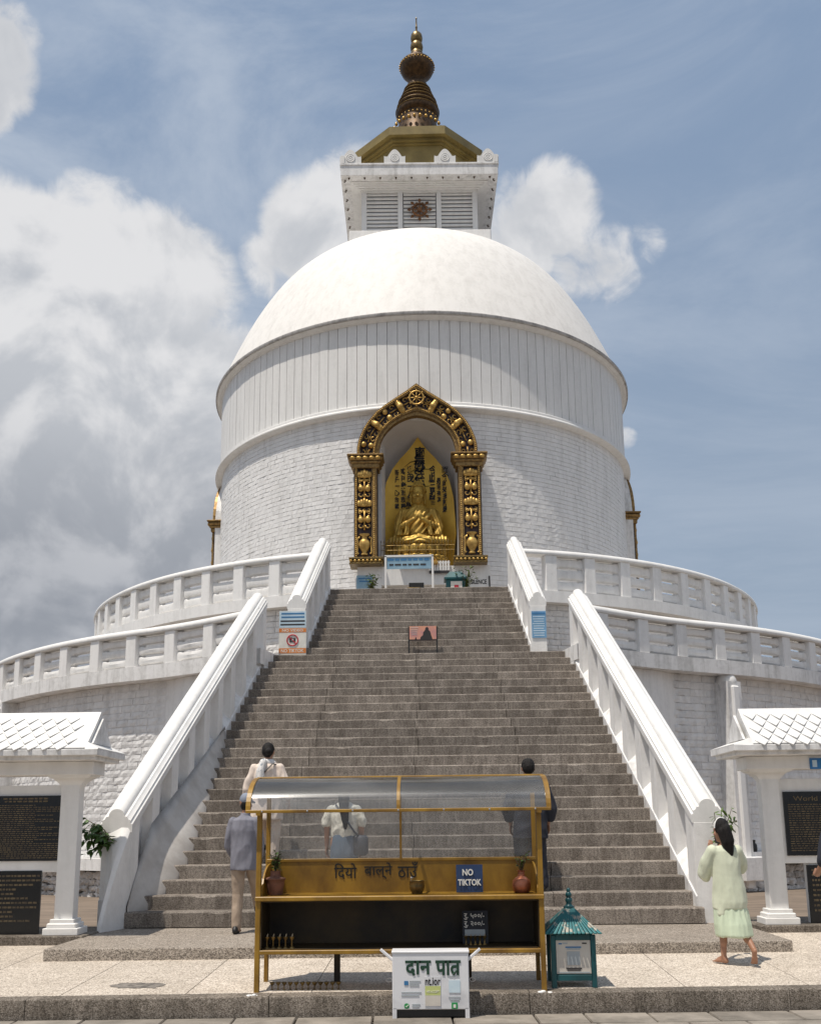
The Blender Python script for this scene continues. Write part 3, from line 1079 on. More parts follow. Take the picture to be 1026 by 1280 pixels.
lt = thing('lower_terrace', 'broad round whitewashed terrace of rough blocks that carries the lower balustrade', 'terrace wall', (AX[0], AX[1], 0))
for sgn in (-1, 1):
    # mortar backing and fascia band, swept along the plan curve
    for nm, off0, off1, za, zb, mm, alo in (('backing_wall', -.55, -.235, 0.0, 4.80, 'joint', 20.5), ('fascia_band', -.7, .16, 4.80, 5.11, 'white_d', 12.0), ('foot_ledge', -.4, .16, 0.70, 0.96, 'white_d', 15.0),
                                            ('plaster_flare', -.6, -.06, 0.0, 4.795, 'white', 12.0)):
        m_ = MB()
        rings = []
        ahi = 24.0 if nm == 'plaster_flare' else 150.0
        n = 8 if nm == 'plaster_flare' else 70
        for k in range(n + 1):
            a = radians(alo + (ahi - alo) * k / n)
            R = R_low(a)
            o1 = off1
            if nm == 'plaster_flare':
                o1 = off1 - .175 * max(0, math.degrees(a) - 21.0) / 3.0
            rings.append([polar(R + r, a * sgn, z) for r, z in ((off0, za), (o1, za), (o1, zb), (off0, zb))])
        m_.loft(rings)
        m_.build(nm, M[mm], lt, smooth_=30)
    m_ = MB()
    rings = []
    for k in range(60):
        a = radians(14.0 + 136 * k / 59)
        rings.append([polar(R_low(a) + r, a * sgn, z) for r, z in ((-.5, -.05), (-.13, -.05), (-.13, .70), (-.5, .70))])
    m_.loft(rings)
    m_.build('rubble_backing', M['rubble_gap'], lt)
    bricks(lt, 'brick', lambda a, z: R_low(a) - .215, .965, 4.795, .160, .34, .016, .011, .05,
           (-radians(66) if sgn < 0 else radians(22.5)), (-radians(22.5) if sgn < 0 else radians(66)), lambda a, z, d: False,
           M['brick_low'], lambda a, z: abs(a) + (0.25 if z > 4.6 or z < 1.6 else 0), 21 + sgn, jit=.006, nx=4, nz=2, cap=150)
    # whitewashed rubble plinth
    rr = random.Random(5 + sgn)
    shapes = []
    for _ in range(8):
        v, f = brick_shape(rr, .27, .135, .12, .035, 4, 3)
        shapes.append(mesh_raw('rubble_stone', v, f, M['rubble']))
    for r in range(4):
        a = radians(15)
        while a < radians(62):
            R = R_low(a) - .05
            ln = rr.uniform(.6, 1.5)
            a += .27 * ln / R / 2
            if a < radians(52):
                p = polar(R + rr.uniform(-.03, .03), a * sgn, .14 + .15 * r + rr.uniform(-.015, .015))
                o = link('rubble_stone', shapes[rr.randrange(8)], lt, p - wloc(lt), (rr.uniform(-.1, .1), rr.uniform(-.1, .1), a * sgn))
                o.scale = (ln, 1, rr.uniform(.85, 1.15))
            a += .27 * ln / R / 2
# floor of the terrace
m_ = MB()
n = 120
ring0 = [polar(10.0, 2 * pi * k / n, 5.07) for k in range(n)]
ring1 = []
for k in range(n):
    b = 2 * pi * k / n
    if b > pi:
        b -= 2 * pi
    ring1.append(polar(R_low(b) if abs(b) > radians(13) else 12.5, b, 5.07))
m_.add(ring0 + ring1, [(k, (k + 1) % n, n + (k + 1) % n, n + k) for k in range(n)])
m_.build('terrace_floor', M['plat'], lt)

# ================================================================== UPPER TERRACE
ut = thing('upper_terrace', 'narrower round white brick terrace under the drum, at the head of the stairs', 'terrace wall', (AX[0], AX[1], 5.0))
for sgn in (-1, 1):
    for nm, r0, r1, za, zb, mm in (('backing_wall', 10.2, 10.80, 5.0, 6.91, 'joint'), ('fascia_band', 10.0, 11.09, 6.90, 7.19, 'white')):
        m_ = MB()
        m_.arcbox(r0, r1, radians(11.6) * sgn, radians(178) * sgn, za, zb, 70, c=AX)
        m_.build(nm, M[mm], ut, smooth_=30)
    bricks(ut, 'brick', lambda a, z: 10.83, 5.02, 6.90, .145, .30, .015, .010, .05,
           (-radians(40) if sgn < 0 else radians(11.8)), (-radians(11.8) if sgn < 0 else radians(40)), lambda a, z, d: False,
           M['brick_low'], lambda a, z: abs(a), 31 + sgn, jit=.006, nx=4, nz=2, cap=40)
m_ = MB()
m_.lathe([(6.5, 7.185), (10.9, 7.185)], c=(AX[0], AX[1], 0), seg=96)
m_.build('terrace_floor', M['plat'], ut)


# ================================================================== BALUSTRADES
def balustrade(sgn, Rf, a0, a1, step, zb, zt, rail_r, label, first):
    th = thing('balustrade', label, 'balustrade', polar(Rf(radians(a0)), radians(a0) * sgn, zb), group='white balustrades round the terraces')
    W_ = wloc(th)
    # handrail
    m_ = MB()
    rings = []
    n = 90
    prof = [(-.15, -.03), (.17, -.03), (.185, .0), (.17, .05), (.10, .095), (.0, .112), (-.10, .095), (-.15, .05), (-.16, 0)]
    prof = [(r * rail_r, z * 1.1) for r, z in prof]
    for k in range(n + 1):
        a = radians(a0 + (a1 - a0) * k / n)
        rings.append([polar(Rf(a) + r, a * sgn, zt + z) for r, z in prof])
    m_.loft(rings)
    m_.build('handrail', M['white_s'], th, smooth_=50)
    # posts and slotted infill slabs, built once and copied round
    pm = MB()
    pm.box((0, -.01, (zt - zb) / 2 - .015), (.30, .27, zt - zb - .03), bev=.012)
    pme = pm.mesh('post', M['white'])
    Hh = zt - zb - .06
    angs = []
    a = first
    while a < a1:
        angs.append(a)
        a += step
    bay = (radians(step) * Rf(radians(45)) - .215)
    sl = []
    for q in range(3):
        s_ = MB()
        hh = Hh / 3 - .055
        rings = []
        for t, pinch in ((-1, 1.30), (-.78, 1.30), (-.66, 1.0), (0, 1.0), (.66, 1.0), (.78, 1.30), (1, 1.30)):
            prof = [(.02, -.5), (-.035, -.36), (-.052, 0), (-.035, .36), (.02, .5), (.09, .5), (.11, 0), (.09, -.5)]
            rings.append([(t * .5, yy, zz * hh * pinch) for yy, zz in prof])
        s_.loft(rings)
        sl.append(s_.mesh('infill_slab', M['white'], 30))
    for i, a in enumerate(angs):
        ar = radians(a)
        p = polar(Rf(ar), ar * sgn, zb)
        d = polar(Rf(ar + .01), (ar + .01) * sgn) - polar(Rf(ar - .01), (ar - .01) * sgn)
        link('post', pme, th, p - W_, (0, 0, atan2(d.y * sgn, d.x * sgn)))
        nxt = angs[i + 1] if i + 1 < len(angs) else None
        if nxt is None:
            continue
        for q in range(3):
            b = radians(nxt)
            p0, p1 = polar(Rf(ar), ar * sgn), polar(Rf(b), b * sgn)
            mid = (p0 + p1) / 2
            d = p1 - p0
            ln = d.length - .28
            o = link('infill_slab', sl[q], th, Vector((mid.x, mid.y, zb + .02 + Hh / 3 * (q + .5) + (0.0))) - W_, (0, 0, atan2(d.y * sgn, d.x * sgn)))
            o.scale = (ln, 1, 1)
    return th


balustrade(-1, lambda a: 10.92, 12.0, 100, 5.45, 7.19, 8.13, 1.0, 'white balustrade of the upper terrace curving away left of the drum', 13.7)
balustrade(1, lambda a: 10.92, 12.0, 100, 5.55, 7.19, 8.13, 1.0, 'white balustrade of the upper terrace curving away right of the drum', 17.0)
balustrade(-1, R_low, 12.4, 95, 4.72, 5.11, 5.86, 1.0, 'white balustrade of the lower terrace at left, under the cloud bank', 13.0)
balustrade(1, R_low, 12.4, 95, 4.5, 5.11, 5.86, 1.0, 'white balustrade of the lower terrace at right, above the rounded wall post', 14.6)

# rounded wall posts standing against the lower terrace
for a, zt, lab in ((-50.0, 5.02, 'white round-topped wall post above the left notice shelter roof'), (29.2, 4.90, 'white round-topped wall post behind the right notice shelter')):
    ar = radians(a)
    p = polar(R_low(ar) + .02, ar, .2)
    th = thing('wall_post', lab, 'wall post', p, ar)
    m_ = MB()
    m_.box((0, .1, (zt - .2 - .25) / 2), (.40, .5, zt - .2 - .25))
    m_.build('shaft', M['white_d'], th, world=False)
    m_ = MB()
    m_.box((0, -.16, (zt - .55) / 2), (.20, .10, zt - .55), bev=.03)
    m_.build('front_rib', M['white'], th, world=False)
    m_ = MB()
    m_.ball((0, .08, zt - .2 - .26), (.21, .25, .26), 16, 10)
    m_.build('rounded_head', M['white_s'], th, world=False, smooth_=180)
    m_ = MB()
    m_.box((0, 0, .42), (.62, .75, .5), bev=.02)
    m_.build('base_block', M['white_d'], th, world=False)

# ================================================================== THE STUPA
st = thing('stupa', 'great white domed stupa with a gilded Buddha niche and dark bronze spire', 'stupa', (AX[0], AX[1], 7.18))
RD = 7.15
NA = radians(9.0)          # half angle of the niche opening
dr = part('lower_drum', st, (AX[0], AX[1], 7.18))
m_ = MB()
a0 = NA
n = 120
for (aa, ab, za, zb) in ((NA, 2 * pi - NA, 7.18, 13.46), (-NA, NA, 13.28, 13.46), (-NA, NA, 7.18, 8.72)):
    k = max(3, int((ab - aa) / (2 * pi) * n))
    m_.arcbox(RD - .5, RD - .02, aa, ab, za, zb, k, c=AX)
m_.build('mortar_backing', M['joint'], dr, smooth_=20)
nb = bricks(dr, 'brick', lambda a, z: RD, 7.19, 13.45, .135, .33, .012, .0065, .045, -radians(112), radians(112),
            lambda a, z, d: abs(a) < radians(13.4) and z < 8.95 or abs(a) < radians(9.6) + d and z < 12.0 or abs(a) < radians(10) and z < 13.2, M['brick'], lambda a, z: abs(a) + (0 if z > 8 else .5), 41, jit=.0035, nx=3, nz=1, cap=300)
# moulding between the two drums
m_ = MB()
m_.lathe([(7.05, 13.44), (7.23, 13.44), (7.35, 13.475), (7.375, 13.495), (7.375, 13.535), (7.345, 13.56), (7.305, 13.60), (7.30, 13.675), (7.27, 13.70), (7.18, 13.72), (7.0, 13.72)], c=(AX[0], AX[1], 0), seg=144)
m_.build('drum_moulding', M['white_s'], st, smooth_=35)
# upper drum: vertical plaster panels with open joints
ud = part('upper_drum', st, (AX[0], AX[1], 13.8))
m_ = MB()
m_.lathe([(7.165, 13.70), (7.165, 16.36)], c=(AX[0], AX[1], 0), seg=144)
m_.build('joint_backing', M['joint'], ud, smooth_=60)
npan = 146
for k in range(npan):
    w = 2 * pi / npan
    a = k * w
    if abs((a + pi) % (2 * pi) - pi) > radians(115):
        continue
    g_ = .0012
    m_ = MB()
    m_.arcbox(7.10, 7.213 + random.uniform(-.004, .004), a + g_, a + w - g_, 13.715, 16.345, 2, c=AX)
    m_.build('plaster_panel', M['white_s'], ud)
# cornice
m_ = MB()
m_.lathe([(7.1, 16.315), (7.235, 16.315), (7.26, 16.34), (7.33, 16.35), (7.36, 16.375), (7.39, 16.385), (7.39, 16.41)], c=(AX[0], AX[1], 0), seg=144)
m_.build('cornice_bed', M['white_s'], st, smooth_=35)
m_ = MB()
m_.lathe([(7.2, 16.402), (7.435, 16.402), (7.445, 16.42), (7.445, 16.49), (7.42, 16.515), (6.7, 16.58)], c=(AX[0], AX[1], 0), seg=144)
m_.build('cornice', M['cornice_top'], st, smooth_=35)
# dome
m_ = MB()
ctl = [(7.30, 16.54), (7.12, 17.02), (6.92, 17.50), (6.69, 18.02), (6.44, 18.55), (6.15, 19.10), (5.84, 19.62), (5.46, 20.18), (5.02, 20.68), (4.50, 21.14), (3.92, 21.52), (3.25, 21.84), (2.4, 22.02), (1.2, 22.08), (0.0, 22.09)]
prof = []
for k in range(len(ctl) - 1):          # Catmull-Rom through the measured outline
    p0, p1, p2, p3 = ctl[max(k - 1, 0)], ctl[k], ctl[k + 1], ctl[min(k + 2, len(ctl) - 1)]
    for q in range(4):
        t = q / 4
        prof.append(tuple(.5 * (2 * p1[i] + (p2[i] - p0[i]) * t + (2 * p0[i] - 5 * p1[i] + 4 * p2[i] - p3[i]) * t * t + (3 * p1[i] - p0[i] - 3 * p2[i] + p3[i]) * t ** 3) for i in (0, 1)))
prof.append((0.0, 22.09))
m_.lathe(prof, c=(AX[0], AX[1], 0), seg=160)
dome_o = m_.build('dome', M['dome'], st, smooth_=180)
dome_o.location.x -= .03

# ------------------------------------------------------------------ harmika (square lantern) turned a touch on the dome
hk = part('harmika', st, (AX[0], AX[1], 22.2))
hk.rotation_euler = (0, 0, radians(1.3))
m_ = MB()
m_.box((0, 0, -.34), (5.05, 5.05, 1.02), bev=.03)
m_.build('base_slab', M['white'], hk, world=False)
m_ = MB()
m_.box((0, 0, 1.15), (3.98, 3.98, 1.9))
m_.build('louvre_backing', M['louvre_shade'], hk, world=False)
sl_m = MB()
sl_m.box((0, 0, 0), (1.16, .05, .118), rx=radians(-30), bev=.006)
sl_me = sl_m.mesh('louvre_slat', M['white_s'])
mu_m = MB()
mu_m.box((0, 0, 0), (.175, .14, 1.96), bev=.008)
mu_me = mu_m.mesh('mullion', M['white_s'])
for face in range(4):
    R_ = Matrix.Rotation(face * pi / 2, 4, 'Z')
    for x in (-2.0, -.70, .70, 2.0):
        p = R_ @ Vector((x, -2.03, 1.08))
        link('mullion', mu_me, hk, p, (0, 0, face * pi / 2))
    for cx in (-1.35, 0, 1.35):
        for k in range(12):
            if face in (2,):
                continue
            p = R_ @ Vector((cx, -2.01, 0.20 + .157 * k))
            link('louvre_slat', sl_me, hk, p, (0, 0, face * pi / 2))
# stepped soffit and cornice
m_ = MB()
for (hw, za, zb) in ((2.12, 1.98, 2.10), (2.20, 2.04, 2.12), (2.30, 2.075, 2.14), (2.38, 2.105, 2.16), (2.47, 2.13, 2.18)):
    m_.box((0, 0, (za + zb) / 2), (hw * 2, hw * 2, zb - za))
m_.build('stepped_soffit', M['white_s'], hk, world=False)
m_ = MB()
m_.box((0, 0, 2.365), (5.62, 5.62, .40), bev=.012)
m_.box((0, 0, 2.60), (5.68, 5.68, .09), bev=.02)
m_.build('lantern_cornice', M['white_d'], hk, world=False)
hook = MB()
hook.tube([(0, 0, 0), (0, 0, -.05), (0, -.03, -.085), (0, -.05, -.05)], .017, 6)
hook.box((0, 0, -.01), (.07, .05, .02))
hkm = hook.mesh('soffit_hook', M['bronze'])
for face in (0, 1, 3):
    for k in range(10):
        p = Matrix.Rotation(face * pi / 2, 4, 'Z') @ Vector((-2.52 + 5.04 * k / 9, -2.66, 2.170))
        link('soffit_hook', hkm, hk, p, (0, 0, face * pi / 2))
# wheel-shaped emblem
em = MB()
ring = [(0, .3)]
em.lathe([(.20, -.02), (.27, -.02), (.28, .02), (.26, .05), (.21, .05), (.20, -.02)], seg=32)
em.lathe([(.0, .06), (.07, .05), (.09, -.02)], seg=16)
for k in range(8):
    a = k * pi / 4
    em.tube([(0, 0, .01), (.40 * cos(a), .40 * sin(a), .01)], [.03, .018], 6)
    em.ball((.37 * cos(a), .37 * sin(a), .015), (.062, .062, .03), 8, 6)
    em.ball((.43 * cos(a), .43 * sin(a), .01), (.03, .03, .02), 6, 4)
    b = a + pi / 8
    em.ball((.27 * cos(b), .27 * sin(b), .02), (.045, .045, .03), 6, 4)
eme = em.mesh('wheel_emblem', mat('old_copper', (0.26, 0.12, 0.05), (0.10, 0.05, 0.025), 9, .5, .6), 40)
link('wheel_emblem', eme, hk, (0, -2.14, 1.22), (pi / 2, 0, 0))
# upright ornaments on the cornice
ac = []
for i in range(25):
    t = -1 + 2 * i / 24
    x = .38 * t
    z = .26 + .04 * (abs(t) > .98) + (.30 * cos(t * pi / 2 * 1.45) ** 1 if abs(t) < .62 else 0)
    z = max(.27, z)
    ac.append((x, z))
am = MB()
am.prism([(-.38, 0), (.38, 0)] + ac[::-1], -.07, .07)
circ = []
am.lathe([(.15, -.02), (.17, 0), (.15, .02), (.12, .005), (.10, .02), (.07, .02), (.05, .0), (.03, .02), (0, .022)], c=(0, 0, 0), seg=24)
nv = 9 * 24
for i in range(len(am.v) - nv, len(am.v)):
    p = am.v[i]
    am.v[i] = (p[0], -p[2] - .075, p[1] + .22)
acm = am.mesh('acroterion', M['white_s'], 30)
for face in range(4):
    for x in (-.88, .92, -2.46, 2.46):
        p = Matrix.Rotation(face * pi / 2, 4, 'Z') @ Vector((x, -2.74, 2.64))
        link('acroterion', acm, hk, p, (0, 0, face * pi / 2))

# ------------------------------------------------------------------ octagonal gilded roof
oc = part('octagonal_roof', st, (AX[0], AX[1], 24.8))


def octa(m_, ap, za, zb, ap2=None):
    ap2 = ap2 or ap
    f = lambda r, z: [(r / cos(pi / 8) * cos(pi / 8 + k * pi / 4), r / cos(pi / 8) * sin(pi / 8 + k * pi / 4), z) for k in range(8)]
    m_.loft([f(ap, za), f(ap2, zb)])


m_ = MB(); octa(m_, 2.08, 0.0, 1.36); m_.build('octagon_wall', M['olive_gold'], oc, world=False)
m_ = MB(); octa(m_, 2.16, 1.30, 1.42); octa(m_, 2.27, 1.38, 1.52); m_.build('eaves_step', M['olive_gold'], oc, world=False)
m_ = MB(); octa(m_, 2.44, 1.50, 1.83); octa(m_, 2.43, 1.828, 2.75, .95); m_.build('eaves_slab', M['olive_gold'], oc, world=False)

# ------------------------------------------------------------------ spire
sp = part('spire', st, (AX[0], AX[1], 27.4))


def zp(y):
    return 28.64 + (155 - y) * .0367 - 27.4


prof = [(1.02, -.3), (1.0, .0), (.80, zp(168)), (.74, zp(156)), (.73, zp(150)), (.80, zp(148.5)), (.845, zp(146)), (.85, zp(142.5)), (.80, zp(140.5)), (.755, zp(139.5)), (.80, zp(138.5)), (.79, zp(135.5)), (.70, zp(133.8)), (.745, zp(132.5)), (.725, zp(130)),
        (.60, zp(128)), (.655, zp(126.5)), (.635, zp(124.5)), (.52, zp(122.8)), (.58, zp(121)), (.56, zp(119.3)), (.46, zp(118)), (.525, zp(116.2)), (.50, zp(114.5)), (.41, zp(112.5)), (.42, zp(110)), (.36, zp(106)), (.31, zp(103.5)), (.30, zp(101.5)),
        (.35, zp(99.5)), (.47, zp(97)), (.60, zp(93)), (.665, zp(89)), (.685, zp(86)), (.665, zp(83)), (.60, zp(80.5)), (.47, zp(77)), (.36, zp(74)), (.28, zp(72)), (.26, zp(70))]
m_ = MB()
m_.lathe(prof, seg=64)
m_.build('spire_body', M['bronze'], sp, world=False, smooth_=35)
m_ = MB()
m_.lathe([(.26, zp(71)), (.27, zp(70)), (.24, zp(68)), (.20, zp(65)), (.24, zp(63.5)), (.255, zp(60)), (.235, zp(57)), (.18, zp(54.5)), (.22, zp(53)), (.24, zp(49)), (.22, zp(45)), (.14, zp(42)), (.04, zp(40.5)), (.035, zp(36)), (.05, zp(35)), (.03, zp(33)), (.022, zp(24)), (.035, zp(23.5)), (.0, zp(21))], seg=40)
m_.build('finial', M['brass'], sp, world=False, smooth_=40)
for yy, rr, m2 in ((142.5, .858, 'brass'), (137, .808, 'brass'), (131.2, .752, 'brass'), (125.5, .660, 'brass'), (120.2, .585, 'brass'), (115.3, .528, 'brass'), (84, .68, 'brass')):
    m_ = MB()
    m_.lathe([(rr - .03, -.03), (rr, -.02), (rr + .012, 0), (rr, .02), (rr - .03, .03)], c=(0, 0, zp(yy)), seg=56)
    m_.build('gilt_ring', M['brass'], sp, world=False, smooth_=60)
bd = MB(); bd.ball((0, 0, 0), .066, 10, 7); bdm = bd.mesh('bead', M['gold'], 180)
bd = MB(); bd.ball((0, 0, 0), .034, 8, 6); bds = bd.mesh('bead', M['gold'], 180)
for yy, rr, n, me in ((164, .93, 26, bdm), (156, .84, 32, bds), (86, .69, 34, bds)):
    for k in range(n):
        a = 2 * pi * k / n
        link('bead', me, sp, (rr * cos(a), rr * sin(a), zp(yy)))

# ------------------------------------------------------------------ gilded niche arch (built at the front, copied to the sides)
NX = -0.075                 # the niche's own middle line relative to the axis
YF = 26.76 - D              # front plane of the arch, relative to the axis


def niche_parts(root, front=True):
    """root sits on the axis at z=0"""
    def B(mb, name, m, sm=0):
        return link(name, mb.mesh(name, m, sm), root)
    # pilasters
    for s in (-1, 1):
        xc = NX + s * 1.475
        m_ = MB(); m_.box((xc, YF + .26, 10.27), (.66, .5, 2.64)); B(m_, 'pilaster', M['niche_dark'])
        for q, ww in ((-.265, .085), (.245, .15)):
            m_ = MB(); m_.box((xc + q * s * -1, YF - .01, 10.27), (ww, .10, 2.64), bev=.015); B(m_, 'pilaster_frame', M['arch_gold'])
            bb = MB()
            for k in range(46):
                bb.ball((xc + q * s * -1, YF - .062, 9.0 + 2.58 * k / 45), (.024, .018, .022), 6, 4)
            stuff(B(bb, 'bead_border', M['gold'], 180))
        m_ = MB()
        m_.box((xc, YF + .18, 11.645), (.78, .56, .13), bev=.02)
        m_.box((xc, YF + .17, 11.75), (.88, .62, .09), bev=.03)
        m_.box((xc, YF + .16, 11.855), (.98, .70, .13), bev=.05)
        m_.box((xc, YF + .15, 11.945), (1.04, .74, .055), bev=.015)
        B(m_, 'capital', M['arch_gold'])
        pt = MB()
        for k in range(5):
            xx = xc - .36 + .18 * k
            pt.ball((xx, YF - .185, 11.85), (.085, .035, .06), 8, 6)
        B(pt, 'capital_petal', M['gold'], 180)
        m_ = MB()
        m_.box((xc - s * .02, YF + .16, 8.905), (.96, .68, .06), bev=.01)
        m_.box((xc - s * .02, YF + .17, 8.835), (.92, .64, .09), bev=.03)
        m_.box((xc - s * .02, YF + .16, 8.765), (.94, .66, .05), bev=.01)
        B(m_, 'pilaster_base', M['brass'])
        for k in range(8):
            pb = MB(); pb.ball((xc - .40 + .115 * k, YF - .155, 8.84), (.05, .03, .038), 8, 5)
            B(pb, 'base_petal', M['gold'], 180)
        # reliefs up the shaft
        xr = xc + s * .03
        for zc in (11.42, 10.56):
            lo = MB()
            for k in range(5):
                t = (k - 2) / 2
                lo.ball((xr + t * .15, YF - .075 + abs(t) * .02, zc + .0 - .03 * abs(t)), (.065, .055, .12 - .025 * abs(t)), 10, 7)
            lo.ball((xr, YF - .06, zc - .09), (.17, .05, .045), 10, 6)
            B(lo, 'lotus_relief', M['gold'], 180)
        for zc in (10.97, 10.05):
            for q in (-1, 1):
                bu = MB(); bu.ball((xr + q * .10, YF - .07, zc), (.085, .06, .10), 10, 8)
                bu.ball((xr + q * .115, YF - .075, zc + .08), (.045, .04, .05), 8, 6)
                B(bu, 'bud_relief', M['gold'], 180)
            for dz, fl in ((-.17, -1), (.20, 1), (.29, -1)):
                for q in (-1, 1):
                    cu = MB()
                    pts = []
                    for k in range(11):
                        a = k / 10 * 1.6 * pi
                        r = .085 * (1 - k / 14)
                        pts.append((xr + q * (.11 + r * cos(a + pi)), YF - .055, zc + dz + fl * r * sin(a)))
                    cu.tube(pts, [.022 - .0012 * k for k in range(11)], 6)
                    B(cu, 'scroll_relief', M['gold'], 180)
            sm_ = MB(); sm_.tube([(xr, YF - .05, zc - .30), (xr, YF - .05, zc + .33)], .024, 6); B(sm_, 'stem_relief', M['gold'], 180)
        va = MB()
        va.lathe([(.0, 0), (.09, .0), (.10, .03), (.06, .07), (.10, .14), (.155, .24), (.165, .33), (.13, .42), (.08, .47), (.075, .53), (.15, .58), (.15, .61), (.05, .60)], c=(xr, YF - .04, 9.02), seg=20, squash=(1, .6))
        for q in (-1, 1):
            va.tube([(xr + q * .13, YF - .05, 9.54), (xr + q * .20, YF - .05, 9.50), (xr + q * .185, YF - .05, 9.42), (xr + q * .19, YF - .05, 9.25), (xr + q * .21, YF - .05, 9.10), (xr + q * .17, YF - .05, 9.05)], [.03, .03, .02, .02, .03, .035], 6)
        B(va, 'vase_relief', M['gold'], 50)
    # arch band
    outer = [(-1.72, 11.97), (-1.72, 12.2), (-1.67, 12.45), (-1.56, 12.74), (-1.42, 12.98), (-1.18, 13.28), (-.93, 13.49), (-.66, 13.68), (-.30, 13.92), (0, 14.15)]
    inner = [(-1.10, 11.97), (-1.09, 12.2), (-1.04, 12.42), (-.96, 12.60), (-.85, 12.75), (-.68, 12.92), (-.50, 13.04), (-.32, 13.12), (-.16, 13.17), (0, 13.19)]
    full = lambda L: [(NX + x, z) for x, z in L] + [(NX - x, z) for x, z in L[-2::-1]]
    lerp = lambda f: [(o[0] + (i_[0] - o[0]) * f, o[1] + (i_[1] - o[1]) * f) for o, i_ in zip(full(outer), full(inner))]
    m_ = MB()
    O, I = lerp(.02), lerp(.98)
    m_.loft([[(o[0], YF + .06, o[1]), (i_[0], YF + .06, i_[1]), (i_[0], YF + .25, i_[1]), (o[0], YF + .25, o[1])] for o, i_ in zip(O, I)])
    B(m_, 'arch_panel', M['niche_dark'])
    for f0, f1, yy in ((0.0, .15, -.06), (.72, .86, -.02), (.86, 1.0, .02)):
        m_ = MB()
        O, I = lerp(f0), lerp(f1)
        m_.loft([[(o[0], YF + yy, o[1]), (i_[0], YF + yy, i_[1]), (i_[0], YF + .22, i_[1]), (o[0], YF + .22, o[1])] for o, i_ in zip(O, I)])
        B(m_, 'arch_rib', M['arch_gold'])
    def along(f, n):
        L = lerp(f)
        seg = [0]
        for p, q in zip(L[:-1], L[1:]):
            seg.append(seg[-1] + sqrt((p[0] - q[0]) ** 2 + (p[1] - q[1]) ** 2))
        out = []
        for k in range(n):
            t = seg[-1] * (k + .5) / n
            i_ = max(j for j in range(len(seg) - 1) if seg[j] <= t)
            u = (t - seg[i_]) / (seg[i_ + 1] - seg[i_])
            p, q = L[i_], L[i_ + 1]
            out.append((p[0] + (q[0] - p[0]) * u, p[1] + (q[1] - p[1]) * u, atan2(q[1] - p[1], q[0] - p[0])))
        return out
    for f, n, r, yy in ((.075, 96, .024, -.07), (.79, 80, .022, -.03)):
        bb = MB()
        for x, z, a in along(f, n):
            bb.ball((x, YF + yy, z), (r, .022, r), 6, 4)
        stuff(B(bb, 'bead_border', M['gold'], 180))
    mid = along(.44, 22)
    for k, (x, z, a) in enumerate(mid):
        if k in (10, 11):
            continue
        ph = (k if k < 11 else 21 - k)
        if ph in (4, 8):
            lo = MB()
            for q in range(5):
                t = (q - 2) / 2
                tx, tz = cos(a), sin(a)
                nx_, nz_ = -sin(a), cos(a)
                lo.ball((x + nx_ * 0 + tx * t * .0 + nx_ * t * .13, YF - .03 + .03 * abs(t), z + nz_ * t * .13), (.095, .08, .095), 10, 7)
            lo.ball((x, YF - .06, z), (.10, .06, .10), 10, 7)
            B(lo, 'lotus_relief', M['gold'], 180)
        elif ph in (1, 6):
            for q in (-1, 1):
                bu = MB(); bu.ball((x - sin(a) * q * .11, YF - .01, z + cos(a) * q * .11), (.085, .055, .085), 10, 7)
                B(bu, 'bud_relief', M['gold'], 180)
        else:
            for q in (-1, 1):
                cu = MB(); pts = []
                for j in range(11):
                    b = j / 10 * 1.6 * pi
                    r = .085 * (1 - j / 14)
                    u = r * cos(b); v = q * (.11 + r * sin(b) * (1 if k % 2 else -1))
                    pts.append((x + cos(a) * u - sin(a) * v, YF + .02, z + sin(a) * u + cos(a) * v))
                cu.tube(pts, [.022 - .0012 * j for j in range(11)], 6)
                B(cu, 'scroll_relief', M['gold'], 180)
            sm_ = MB(); sm_.tube([(x - cos(a) * .12, YF + .03, z - sin(a) * .12), (x + cos(a) * .12, YF + .03, z + sin(a) * .12)], .02, 5)
            B(sm_, 'stem_relief', M['gold'], 180)
    wh = MB()
    zc = 13.70
    tor = []
    for k in range(33):
        a = 2 * pi * k / 32
        tor.append((NX + .205 * cos(a), YF - .06, zc + .205 * sin(a)))
    wh.tube(tor, .027, 8, cap=False)
    for k in range(8):
        a = k * pi / 4 + pi / 8 * 0
        wh.tube([(NX, YF - .06, zc), (NX + .2 * cos(a), YF - .06, zc + .2 * sin(a))], .016, 6)
        wh.ball((NX + .245 * cos(a), YF - .06, zc + .245 * sin(a)), .025, 6, 4)
    wh.ball((NX, YF - .07, zc), (.05, .04, .05), 10, 6)
    B(wh, 'wheel_relief', M['gold'], 180)
    # plastered recess
    m_ = MB()
    rings = []
    yb0 = YF + .20
    pts = []
    sect = [(NX - 1.16, 8.72), (NX - 1.16, 10.5), (NX - 1.15, 11.9)] + [(x, z + .05) for x, z in full(inner)[2:-2]] + [(NX + 1.15, 11.9), (NX + 1.16, 10.5), (NX + 1.16, 8.72)]
    dep = 1.75
    for k in range(9):
        t = k / 8
        sc_ = 1.0 if t < .25 else sqrt(max(0.0, 1 - ((t - .25) / .75) ** 2.6)) * .8 + .2
        rings.append([(NX + (x - NX) * sc_, yb0 + dep * t, 8.72 + (z - 8.72) * (1 - (1 - sc_) * .35)) for x, z in sect])
    m_.loft(rings, closed=False, cap=False)
    nn = len(sect); base = len(m_.v) - nn
    m_.f.append(tuple(range(base, base + nn))); m_.m.append(0)
    B(m_, 'niche_recess', M['niche_white'], 60)
    m_ = MB(); m_.box((NX, YF + 1.15, 8.68), (2.4, 1.9, .1)); B(m_, 'niche_floor', M['niche_white'])
